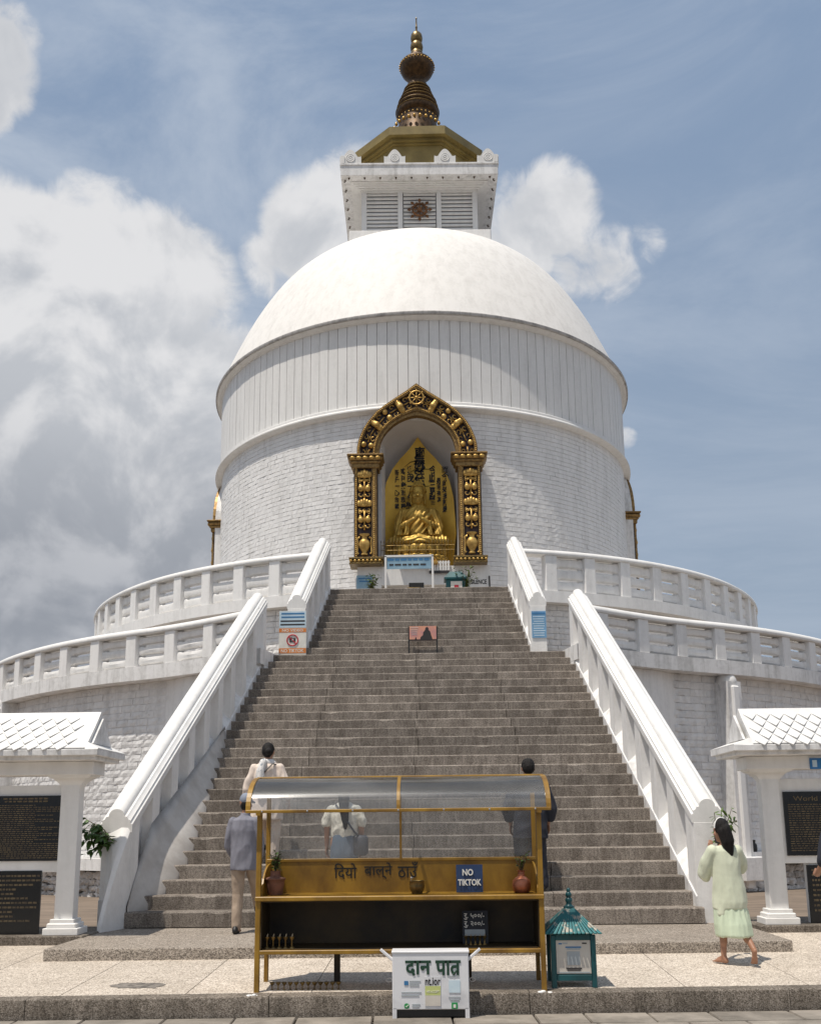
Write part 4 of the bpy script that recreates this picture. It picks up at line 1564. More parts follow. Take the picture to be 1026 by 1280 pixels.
    if not front:
        m_ = MB()
        m_.lathe([(.0, 8.75), (.7, 8.75), (.66, 9.3), (.45, 9.9), (.42, 10.5), (.2, 10.75), (.2, 11.2), (0, 11.35)], c=(NX, YF + 1.1, 0), seg=24)
        B(m_, 'seated_figure', M['gold_s'], 60)


na = part('niche_arch', st, (AX[0], AX[1], 0))
niche_parts(na)
# the side niches seen in profile at the drum's edges: thicker white hood with the same gilded arch
for s in (-1, 1):
    nb_ = copy_tree(na, st)
    nb_.name = 'niche_arch'
    nb_.rotation_euler = (0, 0, s * radians(91))
    nb_.scale = (1, .957, 1)
    m_ = MB()
    out = [(-1.88, 7.2), (-1.88, 11.9), (-1.80, 12.35), (-1.60, 12.85), (-1.25, 13.35), (-.75, 13.75), (-.35, 14.0), (0, 14.2)]
    poly = [(NX + x, z) for x, z in out] + [(NX - x, z) for x, z in out[-2::-1]]
    inn = [(NX + 1.2, 7.2), (NX + 1.2, 12.0), (NX + .9, 12.8), (NX, 13.25), (NX - .9, 12.8), (NX - 1.2, 12.0), (NX - 1.2, 7.2)]
    ringp = [(p, q) for p, q in zip(poly, [inn[6], inn[6], inn[5], inn[5], inn[4], inn[4], inn[3], inn[3], inn[3], inn[2], inn[2], inn[1], inn[1], inn[0], inn[0]])]
    m_.loft([[(p[0], YF + .06, p[1]), (q[0], YF + .06, q[1]), (q[0], YF + .62, q[1]), (p[0], YF + .62, p[1])] for p, q in ringp])
    hb = m_.mesh('niche_hood', M['white_d'])
    link('niche_hood', hb, nb_)

# altar wall under the niche
m_ = MB()
AY = 26.95
for (x0, x1, z0, z1) in ((-1.78, -1.1, 7.19, 8.74), (.95, 1.95, 7.19, 8.74), (-1.1, .95, 8.20, 8.74)):
    m_.box(((x0 + x1) / 2, AY + .25, (z0 + z1) / 2), (x1 - x0 + .002, .5, z1 - z0))
m_.build('altar_wall', M['white_s'], st)
m_ = MB()
for k in range(6):
    m_.box((-.075, AY + .30, 7.28 + .16 * k), (2.05, .08, .145), bev=.01)
m_.build('altar_recess_boards', M['white_d'], st)
fit_letter('SILENCE', (1.62, AY - .006, 8.26), .44, .13, st, M['ink'], bold=.02, name='wall_lettering')
m_ = MB(); m_.tube([(1.92, AY - .02, 8.42), (1.93, AY - .02, 7.2)], .02, 6); m_.build('wall_pipe', M['print_dark'], st)
# lead conductors down the drum
for a in (90.5, -90.3):
    ar = radians(a)
    m_ = MB(); m_.tube([polar(7.2, ar * .985, 13.2), polar(7.22, ar * .985, 7.4)], .02, 5); m_.build('conductor', M['print_dark'], st)

# ================================================================== FIGURES
def capsule(mb, p0, r0, p1, r1, seg=12, fx=1.0, n=5):
    """rounded limb piece"""
    p0, p1 = Vector(p0), Vector(p1)
    d = p1 - p0
    t = d.normalized() if d.length > 1e-6 else Vector((0, 0, 1))
    up = Vector((0, 1, 0)) if abs(t.y) < .9 else Vector((0, 0, 1))
    a = t.cross(up).normalized(); b = a.cross(t).normalized()
    rings = []
    for k in range(1, n):
        th = pi / 2 * (1 - k / n)
        rings.append((p0 - t * r0 * sin(th), r0 * cos(th)))
    rings.append((p0, r0)); rings.append((p1, r1))
    for k in range(1, n):
        th = pi / 2 * k / n
        rings.append((p1 + t * r1 * sin(th), r1 * cos(th)))
    mb.loft([[c + (a * cos(2 * pi * j / seg) * fx + b * sin(2 * pi * j / seg)) * r for j in range(seg)] for c, r in rings])


def chain(mb, pts, rs, **k):
    for i in range(len(pts) - 1):
        capsule(mb, pts[i], rs[i], pts[i + 1], rs[i + 1], **k)


def rings_loft(mb, rows, seg=20):
    """rows of (centre, rx, ry) with horizontal rings"""
    mb.loft([[(c[0] + rx * cos(2 * pi * j / seg), c[1] + ry * sin(2 * pi * j / seg), c[2]) for j in range(seg)] for c, rx, ry in rows])


def fuse(mb, name, material, voxel, disp=None, sm=2, smf=.5, keep=None):
    me = mb.mesh(name, None)
    me2 = eval_mesh(me, [('REMESH', dict(mode='VOXEL', voxel_size=voxel)), ('SMOOTH', dict(factor=smf, iterations=sm))])
    bpy.data.meshes.remove(me)
    if disp:
        nr = [v.normal.copy() for v in me2.vertices]
        for v, n in zip(me2.vertices, nr):
            v.co += n * disp(v.co)
    me2.materials.clear()
    me2.materials.append(material)
    me2.polygons.foreach_set('use_smooth', [True] * len(me2.polygons))
    me2.name = name
    me2.update()
    return me2


def folds(amp, sx=9, sz=3, seed=0, base=.35):
    def f(c):
        v = noise.noise((c.x * sx + seed, c.y * sx, c.z * sz))
        w = noise.noise((c.x * sx * 2.3, c.y * sx * 2.3 + seed, c.z * sz * 1.7))
        return amp * ((1 - abs(v) * 2.2) * .7 + w * .6 - base)
    return f


def hand(mb, wrist, d, side, curl=.5, s=1.0, palm_n=None):
    """palm, thumb and four unequal bent fingers; d = direction of the hand, side = where the thumb lies"""
    w = Vector(wrist); d = Vector(d).normalized()
    th = Vector(side); th = (th - d * th.dot(d)).normalized()
    nrm = d.cross(th).normalized()
    if palm_n is not None and nrm.dot(Vector(palm_n)) < 0:
        nrm = -nrm
    P = lambda a, b, c: w + (d * a + th * b + nrm * c) * s
    for b in (-.026, -.009, .009, .026):
        capsule(mb, P(.0, b * .7, 0), .014 * s, P(.085, b, 0), .0125 * s, seg=8, n=3)
    for b, ln in ((.027, .070), (.009, .080), (-.009, .074), (-.026, .058)):
        p0 = P(.088, b, 0)
        c1, c2, c3 = curl * .5, curl * 1.2, curl * 1.8
        p1 = p0 + (d * cos(c1) + nrm * sin(c1)) * ln * .45 * s
        p2 = p1 + (d * cos(c2) + nrm * sin(c2)) * ln * .32 * s
        p3 = p2 + (d * cos(c3) + nrm * sin(c3)) * ln * .23 * s
        chain(mb, [p0, p1, p2, p3], [.0095 * s, .0088 * s, .008 * s, .007 * s], seg=8, n=3)
    p0 = P(.025, .030, 0)
    chain(mb, [p0, p0 + (d * .55 + th * .75 + nrm * .25) * .040 * s, p0 + (d * .85 + th * .8 + nrm * .45) * .062 * s], [.0125 * s, .0105 * s, .0085 * s], seg=8, n=3)


def head_shape(mb, c, s=1.0, yaw=0.0, pitch=0.0, neck=None):
    """skull, jaw, nose, brow, lips, ears; face towards +Y turned by yaw"""
    R = Matrix.Rotation(yaw, 4, 'Z') @ Matrix.Rotation(pitch, 4, 'X')
    T = lambda x, y, z: Vector(c) + R @ Vector((x * s, y * s, z * s))
    def ell(x, y, z, rx, ry, rz):
        b = MB(); b.ball((0, 0, 0), (rx * s, ry * s, rz * s), 16, 12)
        mb.add([T(x, y, z) + R @ Vector(p) for p in b.v], b.f)
    ell(0, -.012, .02, .078, .096, .105)
    ell(0, .028, -.045, .062, .066, .075)
    ell(0, .055, -.088, .032, .034, .030)
    capsule(mb, T(0, .092, .012), .009 * s, T(0, .112, -.030), .014 * s, seg=8, n=3)
    for q in (-1, 1):
        ell(q * .014, .100, -.034, .011, .012, .009)
        ell(q * .080, -.005, -.010, .012, .020, .032)
        ell(q * .034, .070, .030, .026, .022, .010)
        ell(q * .040, .068, -.028, .026, .022, .022)
        ell(q * .032, .080, .006, .014, .012, .010)
    ell(0, .090, -.062, .024, .013, .008)
    ell(0, .086, -.075, .021, .013, .008)


def foot(mb, ankle, toe_dir, s=1.0, lift=0.0):
    """heel, instep, ball and five toes; lift tips the heel up about the ball"""
    a = Vector(ankle); d = Vector((toe_dir[0], toe_dir[1], 0)).normalized()
    sd = Vector((d.y, -d.x, 0))
    fwd = d * cos(lift) - Vector((0, 0, 1)) * sin(lift)
    upv = Vector((0, 0, 1)) * cos(lift) + d * sin(lift)
    P = lambda f, b, z: a + (fwd * f + sd * b + upv * z) * s
    capsule(mb, P(0, 0, -.01), .036 * s, P(-.035, 0, -.050), .030 * s, seg=10, n=3)
    capsule(mb, P(-.035, 0, -.052), .030 * s, P(.06, .0, -.052), .028 * s, seg=10, n=3)
    capsule(mb, P(.0, 0, -.02), .034 * s, P(.10, .004, -.052), .026 * s, seg=10, n=3)
    for b in (-.026, 0, .026):
        capsule(mb, P(.05, b * .7, -.056), .022 * s, P(.115, b, -.062), .018 * s, seg=8, n=3)
    for b, ln, r in ((-.034, .052, .012), (-.014, .050, .010), (.003, .045, .0095), (.019, .038, .009), (.033, .030, .0085)):
        q = P(.115, b, -.064)
        capsule(mb, q, r * s, q + (d * .9 - Vector((0, 0, .1))) * ln * s, r * .85 * s, seg=8, n=3)


def person(name, label, loc, rz, group=None):
    return thing(name, label, 'person', loc, rz, group)


def put(th, name, me):
    return link(name, me, th)


VOX = 0.009

# ---------------------------------------------------------------- girl in pale green, right
def girl():
    th = person('person', 'barefoot person in pale green shirt and mint skirt beside the right pier', (3.25, 10.40, 0.213), radians(2))
    b = MB()
    # local: +Y ahead (away from camera), x right; height about 1.47
    hip = {-1: Vector((-.075, 0, .74)), 1: Vector((.075, -.01, .74))}
    # left leg planted, right leg trailing with the heel raised
    chain(b, [hip[-1], (-.085, .03, .40), (-.105, .0, .095)], [.085, .052, .033])
    capsule(b, (-.088, .015, .36), .047, (-.098, -.005, .22), .045)
    foot(b, (-.105, .0, .085), (-.55, .85), .92)
    chain(b, [hip[1], (.12, .02, .40), (.185, -.22, .165)], [.085, .052, .034])
    capsule(b, (.125, -.02, .37), .048, (.15, -.115, .26), .045)
    foot(b, (.185, -.22, .155), (.12, .95), .92, lift=radians(55))
    rings_loft(b, [((0, 0, .66), .12, .09), ((0, 0, .76), .155, .11), ((0, 0, .88), .125, .085), ((.0, .0, 1.02), .14, .09), ((-.005, .0, 1.13), .16, .085), ((-.005, 0, 1.19), .09, .06), ((-.005, .005, 1.21), .05, .05)])
    chain(b, [(-.005, .0, 1.17), (-.01, .015, 1.27)], [.045, .043])
    head_shape(b, (-.015, .035, 1.345), .98, yaw=radians(38), pitch=radians(-4))
    # arms raised in front of the face holding a phone
    chain(b, [(-.165, .0, 1.14), (-.215, .10, .945), (-.10, .30, 1.14)], [.043, .036, .026])
    hand(b, (-.10, .30, 1.14), (.35, .25, .9), (1, 0, .1), .7, .9, (1, 0, 0))
    chain(b, [(.155, .0, 1.14), (.225, .12, 1.00), (.165, .27, 1.20)], [.043, .036, .026])
    hand(b, (.165, .27, 1.20), (-.3, .25, .9), (-1, 0, .1), .7, .9, (-1, 0, 0))
    put(th, 'body', fuse(b, 'body', M['skin'], .0085))
    # shirt: loose, with puffed sleeves to the elbow, longer tail at the left back
    s = MB()
    rings_loft(s, [((-.005, .0, 1.205), .06, .055), ((-.005, 0, 1.185), .115, .075), ((-.005, .0, 1.14), .175, .105), ((0, .0, 1.02), .178, .125), ((.005, .0, .88), .185, .135), ((.01, -.005, .74), .20, .15), ((.01, -.01, .62), .212, .16), ((.0, -.015, .555), .205, .15)], 24)
    rings_loft(s, [((-.10, -.03, .64), .07, .11), ((-.115, -.03, .50), .075, .11), ((-.12, -.03, .475), .05, .09)], 14)
    chain(s, [(-.16, .0, 1.13), (-.215, .06, 1.01), (-.235, .11, .915)], [.075, .092, .088], seg=14)
    capsule(s, (-.235, .11, .90), .082, (-.228, .12, .885), .07, seg=14)
    chain(s, [(.15, .0, 1.13), (.20, .07, 1.03), (.225, .12, .975)], [.072, .085, .08], seg=14)
    put(th, 'shirt', fuse(s, 'shirt', M['mint'], .0095, folds(.010, 8, 3.0, 3), sm=2))
    k = MB()
    rings_loft(k, [((0, 0, .76), .13, .10), ((.0, -.0, .66), .175, .13), ((.01, -.01, .54), .205, .155), ((.025, -.02, .40), .225, .18), ((.035, -.03, .29), .225, .185), ((.04, -.035, .275), .205, .17)], 24)
    put(th, 'skirt', fuse(k, 'skirt', M['mint2'], .010, folds(.013, 11, 1.0, 8), sm=2))
    h = MB()
    h.ball((-.02, .005, 1.385), (.088, .10, .098), 16, 12)
    h.ball((-.005, -.04, 1.345), (.082, .075, .10), 16, 12)
    chain(h, [(.0, -.06, 1.35), (.03, -.085, 1.24), (.045, -.09, 1.11)], [.072, .062, .03], seg=12)
    chain(h, [(-.035, -.055, 1.34), (-.02, -.08, 1.23), (.01, -.085, 1.13)], [.06, .05, .025], seg=12)
    put(th, 'hair', fuse(h, 'hair', M['hair'], .009, lambda c: .006 * noise.noise((c.x * 40, c.y * 40, c.z * 5)), sm=2))
    hb = MB()
    pts = [(-.02 + .090 * cos(a), -.005 + .035 + .03 * cos(a * 1), 1.375 + .106 * sin(a)) for a in [pi * q / 14 for q in range(15)]]
    hb.tube(pts, .009, 6)
    put(th, 'hairband', hb.mesh('hairband', M['white_s'], 60))
    return th


_g = girl()
_g.scale = (.82, .86, .965)
ph = MB(); ph.box((0, 0, 0), (.075, .010, .15), bev=.006)
pho = ph.build('mobile_phone', M['black'], None)
pho.location = (3.282, 10.745, 1.455)
pho.rotation_euler = (radians(-12), 0, radians(4))
tag(pho, 'dark phone held up in both hands by the person in pale green', 'phone')


def trousers(th, mat_, hips, knees, ankles, r=(.115, .088, .075), waist=.98, name='trousers', amp=.009, hemx=1.0):
    t = MB()
    rings_loft(t, [((0, 0, .80), .16, .12), ((0, 0, .90), .168, .125), ((0, 0, waist), .15, .11)], 20)
    for q in (0, 1):
        chain(t, [hips[q], knees[q], ankles[q]], [r[0], r[1], r[2] * hemx], seg=14)
    put(th, name, fuse(t, name, mat_, .0105, folds(amp, 8, 6, 2), sm=2))


def shoe(th, p, d=(0, 1)):
    s = MB(); x, y, z = p
    D_ = Vector((d[0], d[1], 0)).normalized()
    capsule(s, Vector(p) - D_ * .07 + Vector((0, 0, .04)), .040, Vector(p) + D_ * .12 + Vector((0, 0, .032)), .034, seg=12)
    capsule(s, Vector(p) - D_ * .05 + Vector((0, 0, .06)), .042, Vector(p) + D_ * .04 + Vector((0, 0, .05)), .040, seg=12)
    put(th, 'shoe', fuse(s, 'shoe', M['shoe'], .009))


# ---------------------------------------------------------------- man in a lavender shirt at the left
def man():
    th = person('person', 'person in lavender-grey shirt, khaki trousers and cap stepping onto the stairs', (-2.055, 12.30, .352), radians(-3))
    b = MB()
    hips = [Vector((-.09, 0, .86)), Vector((.09, .02, .88))]
    knees = [Vector((-.085, .03, .46)), Vector((.115, .24, .60))]
    ank = [Vector((-.075, -.06, .09)), Vector((.105, .50, .30))]
    for q in (0, 1):
        chain(b, [hips[q], knees[q], ank[q]], [.09, .055, .038])
        foot(b, ank[q] + Vector((0, 0, -.0)), (0.05, 1))
    rings_loft(b, [((0, 0, .78), .13, .10), ((0, 0, .90), .16, .115), ((0, 0, 1.05), .145, .10), ((0, .0, 1.25), .175, .11), ((0, .01, 1.36), .15, .085), ((0, .01, 1.40), .06, .055)])
    chain(b, [(0, .0, 1.36), (0, .03, 1.47)], [.055, .052])
    head_shape(b, (0, .055, 1.555), 1.0, yaw=radians(-28), pitch=radians(2))
    chain(b, [(-.20, .0, 1.33), (-.245, .02, 1.06), (-.20, .19, .86)], [.05, .040, .028])
    hand(b, (-.20, .19, .86), (.2, .6, -.75), (.5, .8, 0), .6, 1, (1, 0, 0))
    chain(b, [(.20, .0, 1.33), (.245, .02, 1.06), (.20, .19, .86)], [.05, .040, .028])
    hand(b, (.20, .19, .86), (-.2, .6, -.75), (-.5, .8, 0), .6, 1, (-1, 0, 0))
    put(th, 'body', fuse(b, 'body', M['skin'], .0095))
    s = MB()
    rings_loft(s, [((0, .015, 1.425), .062, .06), ((0, .01, 1.40), .10, .075), ((0, .0, 1.355), .19, .115), ((0, .0, 1.22), .212, .14), ((0, -.0, 1.05), .205, .14), ((0, 0, .88), .205, .145), ((.0, 0, .75), .205, .145)], 24)
    for q in (-1, 1):
        chain(s, [(q * .185, .0, 1.325), (q * .232, .0, 1.14), (q * .248, .02, 1.04), (q * .215, .14, .92)], [.072, .07, .062, .052], seg=14)
    put(th, 'shirt', fuse(s, 'shirt', M['lavender'], .010, folds(.011, 7, 4, 5), sm=2))
    co = MB(); co.lathe([(.07, .0), (.066, .03), (.06, .035)], c=(0, .02, 1.405), seg=18)
    put(th, 'collar', co.mesh('collar', M['lavender'], 60))
    trousers(th, M['khaki'], hips, knees, [a + Vector((0, 0, .0)) for a in ank], (.112, .088, .072))
    shoe(th, ank[0] + Vector((0, 0, -.09)))
    shoe(th, ank[1] + Vector((0, 0, -.09)))
    h = MB(); h.ball((0, .035, 1.545), (.082, .095, .09), 14, 10)
    put(th, 'hair', fuse(h, 'hair', M['hair'], .010))
    c = MB()
    R = Matrix.Rotation(radians(-28), 4, 'Z')
    c.ball((0, .05, 1.60), (.094, .112, .088), 18, 12)
    q = Vector((0, .05, 1.60))
    rings = []
    for k in range(13):
        a = pi * (k / 12)
        rings.append(q + R @ Vector((.085 * cos(a), .06 + .125 * sin(a), -.012 - .02 * sin(a))))
    base = [q + R @ Vector((.088 * cos(pi * k / 12), .02 + .09 * sin(pi * k / 12), -.004)) for k in range(13)]
    n = 13
    vs = base + rings + [p - Vector((0, 0, .012)) for p in base] + [p - Vector((0, 0, .010)) for p in rings]
    fs = []
    for k in range(12):
        fs += [(k, k + 1, n + k + 1, n + k), (2 * n + k, 3 * n + k, 3 * n + k + 1, 2 * n + k + 1), (n + k, n + k + 1, 3 * n + k + 1, 3 * n + k)]
    c.add(vs, fs)
    put(th, 'cap', c.mesh('cap', M['capc'], 60))
    return th


_m = man()
_m.scale = (.80, .90, .985)
_m.location.x += .035


# ---------------------------------------------------------------- person in peach tunic further up
def tunic():
    th = person('person', 'person in long peach tunic with patterned scarf, climbing the stairs', (-2.03, step_y[3] + .13, step_h[3]), radians(-4))
    b = MB()
    hips = [Vector((-.085, 0, .84)), Vector((.085, .02, .86))]
    knees = [Vector((-.11, .13, .62)), Vector((.095, .04, .46))]
    ank = [Vector((-.10, .29, .272)), Vector((.09, -.02, .09))]
    for q in (0, 1):
        chain(b, [hips[q], knees[q], ank[q]], [.09, .055, .036])
        foot(b, ank[q], (0, 1), .95)
    rings_loft(b, [((0, 0, .76), .13, .10), ((0, 0, .88), .16, .115), ((0, 0, 1.05), .135, .10), ((0, .0, 1.25), .165, .105), ((0, .01, 1.35), .14, .08), ((0, .01, 1.40), .055, .05)])
    chain(b, [(0, .0, 1.36), (0, .03, 1.46)], [.05, .048])
    head_shape(b, (0, .05, 1.545), .98, pitch=radians(-10))
    for q in (-1, 1):
        chain(b, [(q * .18, .0, 1.31), (q * .265, -.0, 1.07), (q * .29, .08, .86)], [.046, .038, .027])
        hand(b, (q * .29, .08, .86), (q * .05, .2, -.95), (-q * .5, .8, 0), .6, .95, (-q, 0, 0))
    put(th, 'body', fuse(b, 'body', M['skin_l'], .0095))
    s = MB()
    rings_loft(s, [((0, .01, 1.41), .06, .06), ((0, .01, 1.385), .11, .08), ((0, .0, 1.33), .18, .115), ((0, .0, 1.20), .192, .13), ((0, 0, 1.02), .195, .135), ((0, 0, .85), .21, .15), ((.0, 0, .68), .225, .165), ((0, 0, .60), .23, .17)], 24)
    for q in (-1, 1):
        chain(s, [(q * .175, .0, 1.305), (q * .235, .0, 1.14), (q * .275, .01, 1.03), (q * .295, .07, .93)], [.068, .075, .075, .072], seg=14)
    put(th, 'tunic', fuse(s, 'tunic', M['peach'], .010, folds(.014, 9, 5, 9), sm=2))
    trousers(th, M['ivory'], hips, knees, [a + Vector((0, 0, .03)) for a in ank], (.11, .10, .085), amp=.012)
    for a in ank:
        shoe(th, a + Vector((0, 0, -.09)))
    sc_ = MB()
    rings_loft(sc_, [((0, .01, 1.43), .085, .075), ((0, .0, 1.40), .115, .09), ((0, -.0, 1.365), .12, .095)], 18)
    chain(sc_, [(-.03, -.115, 1.39), (-.06, -.15, 1.25), (-.065, -.155, 1.02)], [.05, .06, .065], seg=12, fx=1.0)
    put(th, 'scarf', fuse(sc_, 'scarf', M['scarf'], .010, folds(.008, 16, 4, 2), sm=1))
    stp = MB(); stp.tube([(.16, .05, 1.36), (.10, -.12, 1.36), (.0, -.155, 1.25), (-.12, -.14, 1.08), (-.20, -.02, .95)], .013, 6, flat=.6)
    put(th, 'bag_strap', stp.mesh('bag_strap', M['black'], 60))
    h = MB()
    h.ball((0, .03, 1.575), (.088, .10, .098), 16, 12)
    h.ball((0, -.01, 1.545), (.082, .075, .09), 16, 12)
    h.ball((.03, -.08, 1.535), (.045, .04, .045), 12, 8)
    put(th, 'hair', fuse(h, 'hair', M['hair'], .009, lambda c: .004 * noise.noise((c.x * 40, c.y * 40, c.z * 12))))


tunic()


# ---------------------------------------------------------------- person in white blouse, seen through the acrylic
def blouse():
    th = person('person', 'person in white blouse with long black hair, behind the lamp stand', (-.875, step_y[0] + .15, step_h[0]), radians(2))
    b = MB()
    hips = [Vector((-.085, 0, .84)), Vector((.085, 0, .84))]
    knees = [Vector((-.09, .03, .46)), Vector((.09, .05, .46))]
    ank = [Vector((-.09, .0, .09)), Vector((.09, .03, .09))]
    for q in (0, 1):
        chain(b, [hips[q], knees[q], ank[q]], [.095, .058, .036])
        foot(b, ank[q], (0, 1), .95)
    rings_loft(b, [((0, 0, .76), .14, .10), ((0, 0, .88), .17, .12), ((0, 0, 1.02), .135, .10), ((0, .0, 1.20), .16, .105), ((0, .01, 1.30), .14, .08), ((0, .01, 1.34), .055, .05)])
    chain(b, [(0, .0, 1.31), (0, .02, 1.41)], [.05, .048])
    head_shape(b, (0, .04, 1.49), .98, pitch=radians(-4))
    for q in (-1, 1):
        chain(b, [(q * .17, .0, 1.26), (q * .225, -.01, 1.02), (q * .225, .05, .79)], [.046, .038, .027])
        hand(b, (q * .225, .05, .79), (q * .02, .15, -.98), (-q * .4, .85, 0), .5, .95, (-q, 0, 0))
    put(th, 'body', fuse(b, 'body', M['skin_l'], .0095))
    s = MB()
    rings_loft(s, [((0, .01, 1.35), .065, .06), ((0, .01, 1.33), .11, .08), ((0, .0, 1.285), .175, .11), ((0, .0, 1.15), .185, .13), ((0, 0, 1.0), .175, .13), ((0, 0, .93), .165, .125), ((0, 0, .90), .16, .12)], 24)
    for q in (-1, 1):
        chain(s, [(q * .165, .0, 1.255), (q * .215, -.005, 1.15), (q * .235, -.005, 1.08)], [.062, .066, .062], seg=14)
    put(th, 'blouse', fuse(s, 'blouse', M['shirt_w'], .010, folds(.013, 10, 8, 1), sm=2))
    k = MB()
    rings_loft(k, [((0, 0, .95), .15, .115), ((0, 0, .86), .172, .13), ((0, 0, .70), .185, .145), ((0, .01, .50), .18, .145), ((0, .01, .28), .185, .15), ((0, .01, .26), .17, .14)], 24)
    put(th, 'denim_skirt', fuse(k, 'denim_skirt', M['denim'], .010, folds(.008, 10, 2, 4), sm=2))
    for a in ank:
        shoe(th, a + Vector((0, 0, -.09)))
    h = MB()
    h.ball((0, .02, 1.525), (.088, .10, .095), 16, 12)
    h.ball((0, -.03, 1.49), (.082, .07, .10), 16, 12)
    chain(h, [(0, -.06, 1.47), (.005, -.135, 1.30), (.02, -.15, 1.13), (.025, -.15, 1.02)], [.075, .066, .05, .022], seg=12)
    put(th, 'hair', fuse(h, 'hair', M['hair'], .009, lambda c: .005 * noise.noise((c.x * 45, c.y * 45, c.z * 5))))
    bg = MB(); bg.box((.215, -.06, .80), (.20, .11, .26), bev=.035)
    put(th, 'shoulder_bag', bg.mesh('shoulder_bag', M['bag'], 60))
    stp = MB(); stp.tube([(-.12, .06, 1.31), (-.10, -.09, 1.32), (.02, -.165, 1.15), (.14, -.14, .97), (.21, -.06, .90)], .012, 6)
    put(th, 'bag_strap', stp.mesh('bag_strap', M['bag'], 60))


blouse()


# ---------------------------------------------------------------- person in dark clothes at the right end of the lamp stand
def dark():
    th = person('person', 'person in loose dark navy clothes behind the right end of the lamp stand', (1.565, step_y[1] + .16, step_h[1]), radians(1))
    b = MB()
    hips = [Vector((-.09, .02, .88)), Vector((.09, 0, .87))]
    knees = [Vector((-.10, .20, .62)), Vector((.10, .05, .47))]
    ank = [Vector((-.10, .29, .272)), Vector((.12, .0, .09))]
    for q in (0, 1):
        chain(b, [hips[q], knees[q], ank[q]], [.095, .058, .038])
        foot(b, ank[q], (0, 1))
    rings_loft(b, [((0, 0, .80), .13, .10), ((0, 0, .92), .16, .115), ((0, 0, 1.08), .15, .105), ((0, .0, 1.28), .18, .115), ((0, .01, 1.40), .15, .085), ((0, .01, 1.45), .06, .055)])
    chain(b, [(0, .0, 1.41), (0, .02, 1.52)], [.058, .055])
    head_shape(b, (0, .04, 1.60), 1.0, pitch=radians(-4))
    for q in (-1, 1):
        chain(b, [(q * .19, .0, 1.37), (q * .26, .0, 1.10), (q * .25, .09, .87)], [.05, .040, .028])
        hand(b, (q * .25, .09, .87), (q * .02, .15, -.98), (-q * .4, .85, 0), .5, 1, (-q, 0, 0))
    put(th, 'body', fuse(b, 'body', M['skin'], .0095))
    s = MB()
    rings_loft(s, [((0, .01, 1.46), .07, .065), ((0, .01, 1.435), .12, .085), ((0, .0, 1.385), .20, .12), ((0, .0, 1.25), .215, .145), ((0, 0, 1.05), .215, .15), ((0, 0, .85), .225, .16), ((.0, 0, .68), .235, .165)], 24)
    for q in (-1, 1):
        chain(s, [(q * .195, .0, 1.355), (q * .255, .0, 1.18), (q * .285, .0, 1.06), (q * .275, .05, .96)], [.078, .085, .082, .075], seg=14)
    put(th, 'loose_shirt', fuse(s, 'loose_shirt', M['navycloth'], .010, folds(.014, 8, 5, 6), sm=2))
    trousers(th, M['navycloth'], hips, knees, [a + Vector((0, 0, .02)) for a in ank], (.12, .11, .10))
    for a in ank:
        shoe(th, a + Vector((0, 0, -.09)))
    h = MB()
    h.ball((0, .02, 1.635), (.090, .103, .10), 16, 12)
    h.ball((0, -.02, 1.605), (.084, .075, .09), 16, 12)
    put(th, 'hair', fuse(h, 'hair', M['hair'], .008, lambda c: .007 * noise.noise((c.x * 70, c.y * 70, c.z * 70))))


dark()


# ---------------------------------------------------------------- person cut by the right edge
def edge():
    th = person('person', 'person in dark navy top at the right edge of the view, one forearm held out', (4.50, 10.35, .21), radians(4))
    b = MB()
    hips = [Vector((-.09, 0, .88)), Vector((.09, 0, .88))]
    knees = [Vector((-.095, .03, .48)), Vector((.095, .03, .48))]
    ank = [Vector((-.10, .0, .09)), Vector((.10, .0, .09))]
    for q in (0, 1):
        chain(b, [hips[q], knees[q], ank[q]], [.095, .058, .038])
        foot(b, ank[q], (0, 1))
    rings_loft(b, [((0, 0, .80), .13, .10), ((0, 0, .92), .16, .115), ((0, 0, 1.08), .15, .105), ((0, .0, 1.28), .18, .115), ((0, .01, 1.38), .15, .085), ((0, .01, 1.43), .06, .055)])
    chain(b, [(0, .0, 1.39), (0, .02, 1.50)], [.058, .055])
    head_shape(b, (0, .04, 1.58), 1.0, yaw=radians(20))
    chain(b, [(-.19, .0, 1.34), (-.30, -.03, .98), (-.29, .18, .86)], [.05, .042, .030])
    hand(b, (-.29, .18, .86), (.1, .8, .2), (.3, .1, .9), .7, 1, (1, 0, 0))
    chain(b, [(.19, .0, 1.34), (.26, .0, 1.08), (.25, .08, .85)], [.05, .040, .028])
    hand(b, (.25, .08, .85), (.02, .15, -.98), (-.4, .85, 0), .5, 1, (-1, 0, 0))
    put(th, 'body', fuse(b, 'body', M['skin'], .0095))
    s = MB()
    rings_loft(s, [((0, .01, 1.44), .07, .065), ((0, .01, 1.415), .12, .085), ((0, .0, 1.365), .20, .12), ((0, .0, 1.23), .21, .14), ((0, 0, 1.05), .20, .14), ((0, 0, .85), .20, .14), ((.0, 0, .78), .20, .14)], 24)
    chain(s, [(-.185, .0, 1.335), (-.255, -.015, 1.16), (-.30, -.03, 1.00)], [.078, .080, .074], seg=14)
    chain(s, [(.185, .0, 1.335), (.235, .0, 1.18), (.255, .0, 1.08)], [.078, .078, .07], seg=14)
    put(th, 'navy_top', fuse(s, 'navy_top', M['navycloth'], .010, folds(.010, 7, 5, 6), sm=2))
    trousers(th, M['navycloth'], hips, knees, ank, (.115, .09, .075))
    for a in ank:
        shoe(th, a + Vector((0, 0, -.09)))
    h = MB()
    h.ball((0, .02, 1.615), (.090, .103, .10), 16, 12)
    h.ball((0, -.02, 1.585), (.084, .075, .09), 16, 12)
    put(th, 'hair', fuse(h, 'hair', M['hair'], .009))


edge()


